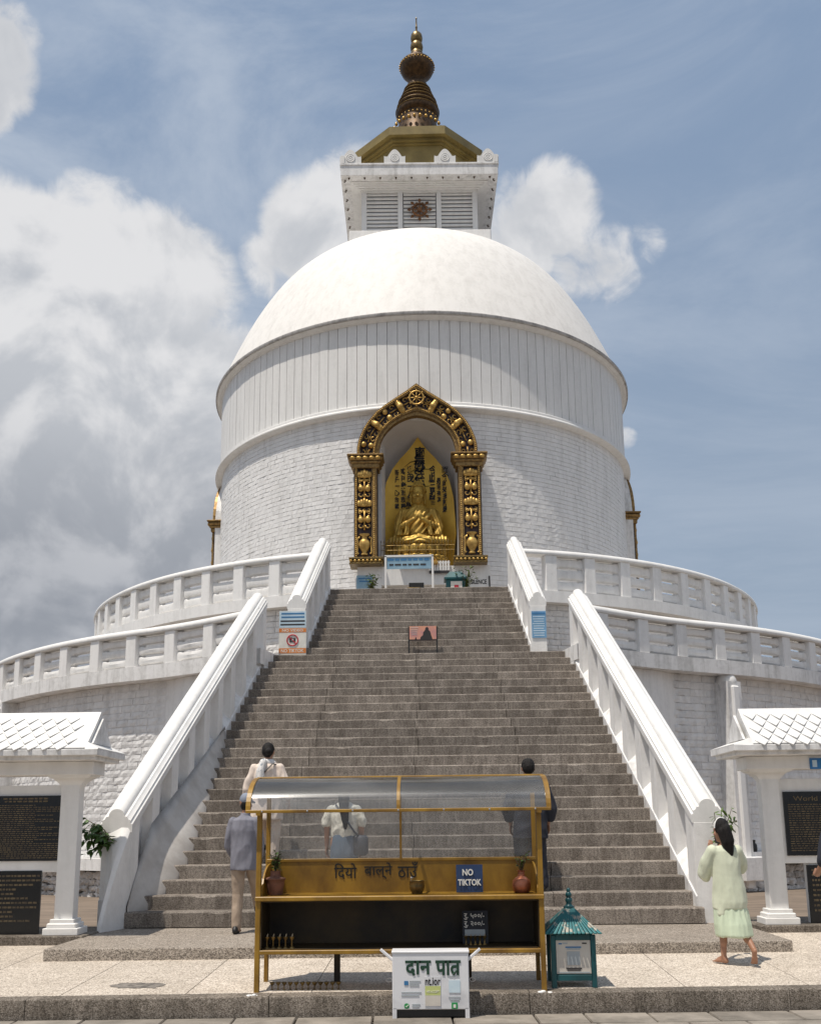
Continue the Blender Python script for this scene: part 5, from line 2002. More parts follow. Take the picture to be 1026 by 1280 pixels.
# ================================================================== BUDDHA, BACKPLATE, NICHE FITTINGS
def buddha():
    X0, Y0 = -.055, 27.55
    th = thing('buddha_statue', 'gilded seated Buddha with hands raised before the chest, in the niche', 'statue', (X0, Y0, 9.02))
    b = MB()
    # knees and crossed legs
    for q in (-1, 1):
        chain(b, [(q * .20, .05, .60), (q * .60, -.10, .60), (q * .74, -.14, .57)], [.21, .20, .15], seg=16)
        chain(b, [(q * .74, -.16, .55), (q * .30, -.40, .53), (-q * .14, -.42, .52)], [.14, .12, .09], seg=14)
    b.ball((0, -.04, .58), (.66, .36, .19), 20, 12)
    b.ball((0, -.30, .60), (.34, .20, .12), 18, 10)
    # torso: narrow waist, broad sloping shoulders
    rings_loft(b, [((0, .03, .48), .40, .28), ((0, .03, .80), .34, .25), ((0, .03, 1.05), .375, .26), ((0, .03, 1.28), .43, .255), ((0, .03, 1.46), .46, .23), ((0, .02, 1.57), .36, .19), ((0, .02, 1.64), .22, .155), ((0, .0, 1.70), .155, .14)], 28)
    for q in (-1, 1):
        # upper arm hangs, forearm comes in to the chest; the sleeve drops to the lap
        chain(b, [(q * .43, .03, 1.47), (q * .53, .02, 1.25), (q * .585, -.04, 1.0)], [.155, .145, .13], seg=16)
        chain(b, [(q * .575, -.06, .97), (q * .36, -.27, 1.03), (q * .13, -.40, 1.16)], [.13, .105, .065], seg=14)
        rings_loft(b, [((q * .56, -.05, 1.02), .13, .15), ((q * .55, -.09, .85), .15, .20), ((q * .53, -.12, .72), .16, .22)], 16)
        rings_loft(b, [((q * .33, -.27, 1.02), .07, .09), ((q * .34, -.27, .86), .075, .11), ((q * .35, -.27, .70), .08, .12)], 14)
        for k in range(4):
            bx = q * (.10 - .030 * k)
            chain(b, [(q * .10, -.41, 1.17), (bx, -.44 - .005 * k, 1.29), (bx * .7, -.43, 1.40 - .02 * abs(k - 1))], [.040, .026, .020], seg=8)
        chain(b, [(q * .07, -.43, 1.17), (q * .025, -.47, 1.25)], [.032, .022], seg=8)
    h = MB()
    s = 2.62
    head_shape(h, (0, 0, 0), s)
    b.add([Vector((-p[0], -p[1] * .92 - .02, p[2] * 1.06 + 2.005)) for p in h.v], h.f)
    for q in (-1, 1):
        capsule(b, (q * .215, -.01, 2.04), .034, (q * .20, -.01, 1.76), .032)
    capsule(b, (0, .0, 1.58), .15, (0, -.03, 1.86), .14)

    def disp(c):
        if c.z > 1.64 or (c.y < -.38 and c.z > 1.0):
            return 0
        if abs(c.x) > .40 or (abs(c.x) > .24 and c.y < -.18 and c.z < 1.05 and c.z > .72):
            return .013 * sin((abs(c.x) * 1.1 + c.z * .25 + .06 * noise.noise((c.x * 3, c.y * 3, c.z * 3))) * 62)
        if c.z > .80:
            # robe pleats fall from the left shoulder; bare chest at right
            u = c.x * .62 - c.z * .46
            return .013 * sin((u + .05 * noise.noise((c.x * 3, 0, c.z * 2))) * 58)
        return .011 * sin((abs(c.x) * .35 + c.z + .1 * noise.noise((c.x * 2, 0, c.z * 2))) * 52)
    me = fuse(b, 'body', M['gold_s'], .014, disp, sm=3)
    put(th, 'body', me)
    # hair cap with curls and the cranial mound
    hc = MB()
    for r in range(9):
        el = radians(8 + 10 * r)
        n = max(1, int(28 * cos(el)))
        for k in range(n):
            a = 2 * pi * (k + .5 * (r % 2)) / n
            x, y, z = .222 * cos(el) * cos(a), .255 * cos(el) * sin(a) - .0, .275 * sin(el)
            if y < -.15 and z < .13:
                continue
            hc.ball((x, y + .005, 2.085 + z), .034, 6, 4)
    hc.ball((0, .01, 2.08), (.215, .245, .272), 20, 12)
    for r in range(5):
        el = radians(18 * r)
        n = max(1, int(14 * cos(el)))
        for k in range(n):
            a = 2 * pi * k / n
            hc.ball((.10 * cos(el) * cos(a), .11 * cos(el) * sin(a), 2.34 + .09 * sin(el)), .030, 6, 4)
    hc.ball((0, 0, 2.34), (.10, .11, .09), 14, 8)
    put(th, 'curled_hair', hc.mesh('curled_hair', M['gold_s'], 180))
    # lotus seat with two tiers of petals
    m_ = MB()
    m_.lathe([(.0, .0), (.74, .0), (.80, .06), (.74, .14), (.70, .20), (.78, .34), (.80, .40), (.74, .44), (0, .44)], c=(0, 0, 0), seg=48, squash=(1, .62))
    put(th, 'lotus_seat', m_.mesh('lotus_seat', M['gold_s'], 50))
    pm = MB(); pm.ball((0, 0, 0), (.135, .05, .15), 12, 8); pme = pm.mesh('lotus_petal', M['gold_s'], 180)
    for k in range(18):
        a = 2 * pi * k / 18
        o = link('lotus_petal', pme, th, (.76 * cos(a), .48 * sin(a), .28), (radians(-14) * 0, 0, atan2(sin(a) * 1.3, cos(a)) - pi / 2))
    pm = MB(); pm.ball((0, 0, 0), (.125, .05, .075), 12, 8); pme = pm.mesh('lotus_petal', M['gold_s'], 180)
    for k in range(20):
        a = 2 * pi * (k + .5) / 20
        o = link('lotus_petal', pme, th, (.79 * cos(a), .50 * sin(a), .06), (0, 0, atan2(sin(a) * 1.3, cos(a)) - pi / 2))


buddha()

# flame-shaped gilded backplate with brushed verses
bp = thing('backplate', 'tall flame-shaped gilded backplate with black brushed characters behind the Buddha', 'backplate', (-.055, 28.05, 8.8))
out = [(0, 12.66), (.10, 12.50), (.24, 12.30), (.48, 12.02), (.70, 11.70), (.87, 11.30), (.97, 10.80), (1.00, 10.30), (.98, 9.8), (.92, 9.3), (.84, 8.78)]
out = [(x * 1.07 + (.05 if z < 9.9 else 0), 8.8 + (z - 8.8) * 1.10) for x, z in out]
L = [(-x, z) for x, z in out[::-1]] + out[1:]
m_ = MB()
rings = []
for (x, z) in L[:11]:
    w = abs(x)
    n = 12
    rings.append([(-.055 + w * (-1 + 2 * k / n), 28.05 - .30 * ((-1 + 2 * k / n) ** 2) * (w / 1.0) ** 2, z) for k in range(n + 1)] + [(-.055 + w * (1 - 2 * k / n), 28.12 - .30 * ((1 - 2 * k / n) ** 2) * (w / 1.0) ** 2, z) for k in range(n + 1)])
m_.loft(rings)
m_.build('gilded_plate', M['halo'], bp, smooth_=40)
# characters stand on the plate, read top to bottom, columns from right to left


def col(chars, x, z0, size, step, bold):
    for i, c in enumerate(chars):
        y = 28.05 - .30 * ((x + .055) ** 2) - .012
        letter(c, (x + random.uniform(-.015, .015), y, z0 - step * i), size * random.uniform(.88, 1.15), bp, M['ink'], ext=.002, bold=bold * .95, name='brushed_character')


col('南無妙法蓮華経', .0, 12.54, .33, .235, .012)
sw = MB()
for pts, rr_ in (([(-.46, 28.0, 12.08), (-.27, 28.02, 12.24), (-.06, 28.03, 12.30)], [.008, .022, .02]), ([(-.33, 28.0, 11.88), (-.1, 28.02, 12.04), (.28, 28.02, 12.0)], [.008, .022, .02]), ([(-.2, 28.0, 11.50), (.0, 28.02, 11.46), (.30, 28.02, 11.48)], [.012, .022, .016])):
    sw.tube(pts, rr_, 6, flat=.3)
sw.build('brush_stroke', M['ink'], bp)
col('今此三界皆', .40, 11.95, .27, .235, .007)
col('是我有其', .58, 11.58, .19, .19, .005)
col('而今此処多諸患', .76, 11.90, .22, .205, .006)
col('唯我一人', -.30, 11.98, .26, .26, .007)
col('能為救護', -.36, 11.05, .20, .17, .006)
col('其中衆生悉是', -.52, 11.92, .20, .22, .006)
col('吾子一心合掌', -.71, 11.86, .19, .21, .005)

# gilt spiked rail before the statue
rl = thing('gilt_rail', 'low gilt rail of pointed spikes in front of the lotus seat', 'railing', (-.075, 27.0, 8.75))
m_ = MB()
for zz in (9.22, 9.36):
    m_.tube([(-1.12, 26.98, zz), (.97, 26.98, zz)], .009, 6)
m_.build('cross_bar', M['brass'], rl)
sm = MB(); sm.tube([(0, 0, 0), (0, 0, .70)], .007, 5); sm.lathe([(.0, .70), (.016, .71), (.011, .74), (0, .79)], seg=6)
sme = sm.mesh('spike', M['brass'], 60)
for k in range(24):
    link('spike', sme, rl, Vector((-1.11 + 2.08 * k / 23, 26.98, 8.74)) - wloc(rl))
# offering lamps: a bright brass row and a white fence in front
lampt = thing('offering_tray', 'low gilt tray heaped with small butter lamps below the lotus seat', 'tray', (-.06, 26.86, 8.75))
m_ = MB(); m_.box((-.06, 26.86, 8.79), (1.1, .26, .08), bev=.01); m_.build('tray', M['gold'], lampt)
lm = MB(); lm.lathe([(.0, 0), (.02, 0), (.016, .03), (.036, .06), (.038, .075), (.03, .07), (0, .065)], seg=10); lme = lm.mesh('butter_lamp', M['gold'], 50)
for k in range(17):
    link('butter_lamp', lme, lampt, Vector((-.55 + .98 * k / 16, 26.82 + .03 * (k % 2), 8.83)) - wloc(lampt))
wf = thing('small_fence', 'tiny white picket panel on the altar ledge, right of the framed notice', 'fence', (.50, 26.80, 8.6))
m_ = MB(); m_.box((.52, 26.90, 8.60), (.62, .04, .05)); m_.box((.52, 26.90, 8.82), (.62, .04, .04)); m_.build('fence_rail', M['white_s'], wf)
pk_ = MB(); pk_.box((0, 0, .14), (.055, .03, .28), bev=.008); pke = pk_.mesh('picket', M['white_s'])
for k in range(8):
    link('picket', pke, wf, Vector((.25 + .077 * k, 26.87, 8.58)) - wloc(wf))
m_ = MB(); m_.box((.52, 26.885, 8.545), (.56, .05, .07)); m_.build('name_strip', M['print_dark'], wf)

ORD = ['first', 'second', 'third', 'fourth', 'fifth', 'sixth', 'seventh', 'eighth', 'ninth', 'tenth', 'eleventh', 'twelfth']

# ================================================================== LAMP STAND (for lighting oil lamps)
KX0, KX1 = -1.285, 1.245
KYF, KYB = 9.165, 9.66
ks = thing('lamp_stand', 'long mustard-painted steel stand for oil lamps with a curved clear acrylic hood', 'lamp stand', (0, 9.16, .165))


def kb(name, m, fn, sm=0):
    q = MB(); fn(q); return q.build(name, M[m], ks, smooth_=sm)


for x in (KX0, KX1):
    kb('front_post', 'mustard', lambda q: q.box((x, KYF, .165 + .79), (.045, .045, 1.58), bev=.004))
    kb('rear_post', 'mustard', lambda q: q.box((x, KYB, .18 + .94), (.04, .04, 1.88), bev=.004))
for x, m in ((-.62, 'soot'), (.60, 'soot')):
    kb('middle_leg', m, lambda q: q.box((x, KYB - .02, .33), (.055, .055, .36), bev=.004))
kb('lower_shelf', 'mustard', lambda q: q.box(((KX0 + KX1) / 2, (KYF + KYB) / 2, .505), (KX1 - KX0 + .03, KYB - KYF + .04, .035), bev=.004))
kb('upper_shelf', 'mustard', lambda q: q.box(((KX0 + KX1) / 2, (KYF + KYB) / 2 - .01, .965), (KX1 - KX0 + .05, KYB - KYF + .06, .04), bev=.006))
kb('rear_panel', 'mustard', lambda q: q.box(((KX0 + KX1) / 2, KYB - .01, 1.13), (KX1 - KX0, .016, .29)))
kb('rear_panel_lip', 'mustard', lambda q: q.box(((KX0 + KX1) / 2, KYB - .012, 1.283), (KX1 - KX0 + .02, .03, .03), bev=.004))
kb('burning_bay_rear', 'soot', lambda q: q.box(((KX0 + KX1) / 2, KYB - .012, .735), (KX1 - KX0 - .04, .016, .42)))
kb('burning_bay_ceiling', 'soot', lambda q: q.box(((KX0 + KX1) / 2, (KYF + KYB) / 2, .937), (KX1 - KX0 - .06, KYB - KYF - .03, .012)))
kb('burning_bay_tray', 'soot', lambda q: q.box(((KX0 + KX1) / 2, (KYF + KYB) / 2, .526), (KX1 - KX0 - .08, KYB - KYF - .05, .008)))
for x in (KX0, KX1):
    s = 1 if x < 0 else -1
    kb('burning_bay_cheek', 'soot', lambda q: q.box((x + s * .026, (KYF + KYB) / 2, .735), (.008, KYB - KYF - .05, .42)))
    # curved cheek above the upper shelf
    def cheek(q):
        pts = [(KYB, .985), (KYF + .03, .985)] + [(KYF + .03 + (KYB - KYF - .06) * (1 - cos(a)), .985 + .27 * sin(a)) for a in [pi / 2 * k / 8 for k in range(9)]] + [(KYB, 1.26)]
        vs = [(x + s * .015, y, z) for y, z in pts] + [(x + s * .03, y, z) for y, z in pts]
        n = len(pts)
        q.add(vs, [tuple(range(n)), tuple(range(n, 2 * n))[::-1]] + [(i, (i + 1) % n, n + (i + 1) % n, n + i) for i in range(n)])
    kb('side_cheek', 'mustard', cheek)
# hood: quarter-round acrylic sheet on bent steel hoops, plus a flat clear sheet at the rear
HX0, HX1 = -1.40, 1.352
hood = []
for k in range(13):
    a = pi / 2 * k / 12
    hood.append((9.08 + .56 * (1 - cos(a)) - .0, 1.735 + .32 * sin(a)))


def sheet(q):
    q.loft([[(HX0 + .02, y, z), (HX1 - .02, y, z), (HX1 - .02, y + .002, z + .004), (HX0 + .02, y + .002, z + .004)] for y, z in hood])


kb('acrylic_hood', 'acrylic', sheet, 40)
kb('acrylic_rear_sheet', 'acrylic', lambda q: q.box(((KX0 + KX1) / 2, KYB + .004, 1.67), (KX1 - KX0 - .05, .004, .73)))
for x in (HX0 + .02, -.02, HX1 - .02):
    w = .042 if x != -.02 else .03
    kb('hood_hoop', 'mustard', lambda q: q.loft([[(x - w / 2, y - .012, z + .008), (x + w / 2, y - .012, z + .008), (x + w / 2, y - .002, z - .002), (x - w / 2, y - .002, z - .002)] for y, z in hood]))
kb('hood_front_rail', 'mustard', lambda q: q.box(((HX0 + HX1) / 2, 9.075, 1.735), (HX1 - HX0, .032, .028), bev=.004))
kb('hood_top_rail', 'mustard', lambda q: q.box(((HX0 + HX1) / 2, 9.645, 2.058), (HX1 - HX0, .035, .026), bev=.004))
kb('centre_rod', 'mustard', lambda q: q.box((-.02, KYB - .02, 1.66), (.02, .02, .76)))
kb('hood_bracket', 'mustard', lambda q: (q.box((KX0, 9.12, 1.715), (.04, .12, .03)), q.box((KX1, 9.12, 1.715), (.04, .12, .03))))
bt = MB(); bt.ball((0, 0, 0), (.009, .006, .009), 8, 5); btm = bt.mesh('bolt', M['steel'])
for k in range(7):
    link('bolt', btm, ks, Vector((HX0 + .15 + .41 * k, 9.058, 1.735)) - wloc(ks))
# lettering brushed on the rear panel, words drawn one by one
fit_letter('\u093fदयो', (-.545, KYB - .0225, 1.180), .215, .145, ks, M['ink'])
fit_letter('बाल्ने', (-.235, KYB - .0225, 1.182), .265, .150, ks, M['ink'])
fit_letter('ठाउँ', (.045, KYB - .0225, 1.190), .19, .145, ks, M['ink'])


def sprig(parent, base, n, hgt, spread, m, rng, leaf=.05, droop=.3, meshes=None):
    """upright twigs with separate leaves"""
    lm = MB()
    lm.add([(0, 0, 0), (.5, .18, .05), (1, 0, -.02), (.5, -.18, .05), (.5, 0, .0), (.75, .1, .0), (.75, -.1, 0)], [(0, 1, 4), (0, 4, 3), (1, 5, 4), (4, 5, 2), (4, 2, 6), (3, 4, 6)])
    lme = lm.mesh('leaf', m, 180)
    W_ = wloc(parent)
    for k in range(n):
        a = rng.uniform(0, 2 * pi)
        sp_ = rng.uniform(.2, 1) * spread
        h = hgt * rng.uniform(.6, 1)
        pts = [Vector(base) + Vector((cos(a) * sp_ * t ** 1.5, sin(a) * sp_ * t ** 1.5, h * t)) for t in (0, .35, .7, 1)]
        s = MB(); s.tube(pts, [.006, .005, .004, .002], 5); s.build('twig', M['stem'], parent)
        for j in range(7):
            t = .25 + .75 * j / 6
            p = Vector(base) + Vector((cos(a) * sp_ * t ** 1.5, sin(a) * sp_ * t ** 1.5, h * t))
            o = link('leaf', lme, parent, p - W_, (rng.uniform(-.6, .6), rng.uniform(-.7, droop), rng.uniform(0, 2 * pi)))
            sc = leaf * rng.uniform(.7, 1.3)
            o.scale = (sc, sc, sc)


rg = random.Random(17)
# things on the upper shelf
po = thing('flower_pot', 'brown clay vessel with a dark green sprig, left end of the lamp stand', 'pot', (-1.165, 9.36, .985))
m_ = MB(); m_.lathe([(0, 0), (.062, 0), (.068, .01), (.082, .10), (.088, .135), (.095, .14), (.095, .150), (.05, .165), (.044, .20), (.05, .215), (.04, .21), (0, .20)], c=(-1.165, 9.36, .985), seg=28)
m_.build('vessel', M['clay'], po, smooth_=50)
for k in range(26):
    pass
sprig(po, (-1.165, 9.36, 1.18), 16, .19, .065, M['leaf'], rg, .05)
cp = thing('copper_pot', 'round copper water pot holding a few dry stems, right end of the lamp stand', 'pot', (1.09, 9.36, .985))
m_ = MB(); m_.lathe([(0, 0), (.06, 0), (.078, .02), (.085, .06), (.08, .11), (.055, .135), (.033, .15), (.030, .19), (.042, .20), (.036, .20), (0, .19)], c=(1.09, 9.36, .985), seg=28)
m_.build('vessel', M['copper'], cp, smooth_=50)
for k in range(7):
    a = k * .9
    s = MB(); s.tube([(1.09, 9.36, 1.16), (1.09 + .03 * cos(a), 9.36 + .03 * sin(a), 1.24), (1.09 + .055 * cos(a), 9.36 + .05 * sin(a), 1.30 + .02 * sin(k * 2))], [.004, .004, .003], 5); s.build('dry_stem', M['stem'], cp)
sprig(cp, (1.09, 9.36, 1.17), 7, .17, .06, M['leaf'], rg, .05)
bw = thing('bowl', 'small sooty brass bowl on the upper shelf below the painted words', 'bowl', (.135, 9.36, .985))
m_ = MB(); m_.lathe([(0, 0), (.045, 0), (.05, .012), (.068, .04), (.072, .075), (.066, .105), (.074, .115), (.068, .118), (.058, .10), (.055, .05), (0, .03)], c=(.135, 9.36, .985), seg=28); m_.build('bowl_body', M['brass'], bw, smooth_=50)
m_ = MB(); m_.tube([(.08, 9.33, 1.09), (.085, 9.32, 1.125), (.105, 9.31, 1.13)], .006, 6); m_.ball((.085, 9.32, 1.13), .010, 8, 6); m_.build('spoon_handle', M['steel'], bw)
sg = thing('sign_board', 'navy board lettered NO TIKTOK leaning on the upper shelf', 'sign', (.62, 9.47, .987))
m_ = MB(); m_.box((.62, 9.47, .987 + .125), (.245, .012, .25), rx=radians(-7)); m_.build('board', M['navy'], sg)
fit_letter('NO', (.605, 9.452, 1.168), .10, .060, sg, M['offwhite'], bold=.03, tilt=radians(-7))
fit_letter('TIKTOK', (.62, 9.442, 1.078), .215, .058, sg, M['offwhite'], bold=.03, tilt=radians(-7))
# inside the burning bay
for k in range(5):
    x = -1.215 + .056 * k
    ol = thing('oil_lamp', ORD[k] + ' oil lamp from the left post, in the short row inside the sooty bay', 'oil lamp', (x, 9.25, .53), group='oil lamps left burning in the lamp stand')
    m_ = MB(); m_.lathe([(0, 0), (.024, 0), (.022, .008), (.008, .018), (.007, .065), (.02, .085), (.024, .10), (.018, .098), (0, .088)], seg=14); m_.build('lamp_body', M['brass'], ol, world=False, smooth_=50)
    m_ = MB(); m_.tube([(0, 0, .09), (.004, 0, .112), (.008, 0, .126)], [.007, .006, .003], 6); m_.build('wick', M['wick'], ol, world=False)
bd_ = thing('price_board', 'dark slate board with white hand-painted prices, inside the sooty bay', 'sign', (.665, 9.50, .53))
m_ = MB(); m_.box((.665, 9.50, .53 + .145), (.235, .012, .29), rx=radians(-6)); m_.build('board', M['slate'], bd_)
fit_letter('रु. ५००/-', (.655, 9.482, .772), .19, .062, bd_, M['offwhite'], bold=.02, tilt=radians(-6))
fit_letter('रु. २००/-', (.655, 9.475, .702), .19, .062, bd_, M['offwhite'], bold=.02, tilt=radians(-6))
m_ = MB(); m_.box((.66, 9.484, .628), (.185, .003, .055), rx=radians(-6)); m_.build('paper_strip', M['greyprint'], bd_)
for k in range(5):
    x = .575 + .042 * k
    ol = thing('oil_lamp', ORD[k] + ' oil lamp from the left, standing before the slate price board', 'oil lamp', (x, 9.40, .53), group='oil lamps before the price board')
    m_ = MB(); m_.lathe([(0, 0), (.020, 0), (.018, .006), (.007, .016), (.006, .05), (.018, .065), (.021, .078), (.016, .076), (0, .068)], seg=14); m_.build('lamp_body', M['brass'], ol, world=False, smooth_=50)
    m_ = MB(); m_.tube([(0, 0, .07), (.004, 0, .092)], [.006, .003], 6); m_.build('wick', M['wick'], ol, world=False)
# goblet lamps set out on the ground under the stand
for k in range(12):
    x = -1.165 + .054 * k
    gl = thing('goblet_lamp', ORD[k] + ' goblet lamp from the left, on the paving under the lamp stand', 'lamp', (x, 9.27, plaza_z(9.27)), group='goblet lamps set out under the lamp stand')
    m_ = MB(); m_.lathe([(0, 0), (.015, 0), (.013, .004), (.0045, .010), (.004, .032), (.012, .042), (.025, .062), (.024, .065), (0, .05)], seg=14); m_.build('goblet', M['brass'], gl, world=False, smooth_=50)
    m_ = MB(); m_.lathe([(.0, .060), (.022, .0625)], seg=12); m_.build('soot_fill', M['black'], gl, world=False)

# ================================================================== WHITE DONATION BOX
BX, BY, BW, BD = .252, 8.855, .652, .20
db = thing('donation_box', 'white enamelled donation box with green Nepali lettering, in front of the kerb', 'donation box', (BX, BY, 0))
m_ = MB(); m_.box((BX, BY + BD / 2, .30), (BW, BD, .46), bev=.006); m_.build('box_body', M['boxwhite'], db)
m_ = MB(); m_.box((BX, BY + BD / 2, .535), (BW + .012, BD + .014, .018), bev=.004); m_.build('lid', M['boxwhite'], db)
for q in (-1, 1):
    m_ = MB(); m_.box((BX + q * (BW / 2 - .018), BY + .015, .04), (.036, .03, .08)); m_.box((BX + q * (BW / 2 - .018), BY + BD - .02, .04), (.036, .03, .08)); m_.build('leg', M['boxwhite'], db)
    m_ = MB(); m_.box((BX + q * (BW / 2 + .05), BY + .09, .505), (.14, .05, .022), ry=q * radians(-40), bev=.004); m_.build('handle_bar', M['boxwhite'], db)
    m_ = MB(); pts = [(BX + q * (BW / 2 + .032 + .024 * cos(a)), BY + .07, .30 + .016 * sin(a)) for a in [2 * pi * k / 14 for k in range(15)]]; m_.tube(pts, .004, 6); m_.build('ring', M['steel'], db, smooth_=60)
m_ = MB(); m_.box((BX, BY + BD / 2, .04), (BW - .05, BD - .04, .06)); m_.build('plinth', M['black'], db)
F = BY - .0035
fit_letter('दान', (BX - .105, F, .405), .22, .125, db, M['darkgreen'], bold=.028)
fit_letter('पात', (BX + .150, F, .405), .215, .125, db, M['darkgreen'], bold=.028)
# the slanting tail strokes of the last conjunct
m_ = MB(); m_.tube([(BX + .232, F, .392), (BX + .190, F, .352)], .008, 6); m_.build('lettering_stroke', M['darkgreen'], db)


def panel(x0, x1, z0, z1, m, th=.002, par=db, yy=None):
    q = MB(); q.box(((x0 + x1) / 2, (F if yy is None else yy) + .0018 - th / 2, (z0 + z1) / 2), (x1 - x0, th, z1 - z0)); return q.build('sticker', M[m], par)


panel(BX - .05, BX + .085, .095, .335, 'boxwhite', .0025)
fit_letter('nt.ior', (BX + .018, F - .003, .298), .13, .062, db, M['ink'], bold=.012, ext=.001)
panel(BX - .048, BX + .083, .185, .26, 'lime', .004)
fit_letter('WE ACCEPT', (BX + .018, F - .0035, .215), .11, .018, db, M['offwhite'], bold=.01, ext=.001)
panel(BX - .048, BX + .083, .10, .183, 'cream', .004)
panel(BX - .225, BX - .190, .268, .302, 'print_blue', .003)
for (x0, x1, z) in ((BX - .18, BX - .085, .296), (BX - .18, BX - .10, .278), (BX - .18, BX - .10, .262), (BX - .25, BX - .08, .205), (BX - .25, BX - .10, .180), (BX - .16, BX - .09, .108), (BX - .16, BX - .10, .092), (BX + .155, BX + .245, .335), (BX + .15, BX + .25, .165), (BX + .16, BX + .24, .145)):
    panel(x0, x1, z, z + .008, 'greyprint', .003)
m_ = MB(); m_.lathe([(0, -.001), (.022, -.001), (.022, .001), (0, .001)], seg=20)
o = link('sticker', m_.mesh('sticker', M['grn']), db, Vector((BX - .205, F, .10)) - wloc(db), (pi / 2, 0, 0))
m_ = MB(); m_.tube([(BX - .216, F - .003, .101), (BX - .207, F - .003, .092), (BX - .192, F - .003, .110)], .003, 5); m_.build('tick_mark', M['offwhite'], db)
panel(BX + .175, BX + .225, .075, .125, 'grn', .003)
m_ = MB(); m_.box((BX + .2, F - .003, .098), (.022, .002, .026)); m_.build('tick_mark', M['offwhite'], db)
panel(BX + .155, BX + .250, .205, .305, 'paleblue', .003)

# ================================================================== TEAL DONATION BOX
TX, TY, TW, TD = 1.525, 9.26, .40, .38
TZ = plaza_z(TY)
tb = thing('teal_donation_box', 'teal house-shaped donation box with striped roof, right of the lamp stand', 'donation box', (TX, TY, TZ))
m_ = MB(); m_.box((TX, TY + TD / 2, TZ + .28), (TW - .05, TD - .05, .37)); m_.build('box_body', M['teal'], tb)
for sx in (-1, 1):
    for yy in (.02, TD - .02):
        m_ = MB(); m_.box((TX + sx * (TW / 2 - .022), TY + yy, TZ + .225), (.044, .044, .45), bev=.004); m_.build('corner_post', M['teal'], tb)
for zz in (.085, .43):
    m_ = MB(); m_.box((TX, TY + .02, TZ + zz), (TW - .09, .036, .05), bev=.003); m_.build('front_rail', M['teal'], tb)
m_ = MB(); m_.box((TX, TY + .018, TZ + .262), (TW - .095, .012, .285)); m_.build('notice_panel', M['cream'], tb)
for (x0, x1, z, c) in ((-.13, -.10, .375, 'print_blue'), (-.095, -.05, .378, 'greyprint'), (.08, .12, .378, 'print_dark'), (-.07, .07, .345, 'print_blue'), (-.06, .06, .33, 'greyprint'), (-.07, .07, .165, 'print_dark'), (-.06, .06, .15, 'print_dark'), (-.14, .14, .13, 'greyprint')):
    q = MB(); q.box((TX + (x0 + x1) / 2, TY + .0105, TZ + z), (x1 - x0, .003, .011)); q.build('printed_line', M[c], tb)
q = MB(); q.box((TX, TY + .0105, TZ + .25), (.115, .003, .115)); q.build('printed_panel', M['greyprint'], tb)
e0, zt_ = TW / 2 + .045, .66
cen = Vector((TX, TY + TD / 2, 0))
hw, hd = TW / 2 + .04, TD / 2 + .04
zb_ = TZ + .47
m_ = MB(); m_.loft([[cen + Vector((sx * hw * f, sy * hd * f, z)) for sx, sy in ((-1, -1), (1, -1), (1, 1), (-1, 1))] for f, z in ((1.0, zb_ - .0), (.58, zb_ + .09), (.10, zb_ + .20))]); m_.build('roof_core', M['teal'], tb)
for face in range(4):
    Rz = Matrix.Rotation(face * pi / 2, 4, 'Z')
    n = 14
    for k in range(n):
        u0, u1 = -1 + 2 * k / n, -1 + 2 * (k + .72) / n
        sm_ = MB()
        vs = []
        for lift in (.004, .012):
            for f, z in ((1.06, zb_ - .012), (.58, zb_ + .09), (.11, zb_ + .20)):
                for u in (u0, u1):
                    p = Rz @ Vector((u * hw * f, -hd * f, 0))
                    nn_ = Rz @ Vector((0, -1, 0))
                    vs.append(cen + p + nn_ * lift * .6 + Vector((0, 0, z + lift)))
        sm_.add(vs, [(6, 7, 9, 8), (8, 9, 11, 10), (0, 2, 3, 1), (2, 4, 5, 3), (0, 1, 7, 6), (0, 6, 8, 2), (2, 8, 10, 4), (1, 3, 9, 7), (3, 5, 11, 9), (4, 10, 11, 5)])
        sm_.build('roof_strip', M['teal_roof'], tb)
m_ = MB(); m_.lathe([(.05, zb_ + .19), (.05, zb_ + .215), (.03, zb_ + .225), (.025, zb_ + .245), (.034, zb_ + .265), (.03, zb_ + .285), (.02, zb_ + .292), (.03, zb_ + .31), (.026, zb_ + .332), (.015, zb_ + .342), (.02, zb_ + .355), (.012, zb_ + .375), (0, zb_ + .38)], c=(cen.x, cen.y, 0), seg=20); m_.build('finial', M['teal'], tb, smooth_=50)

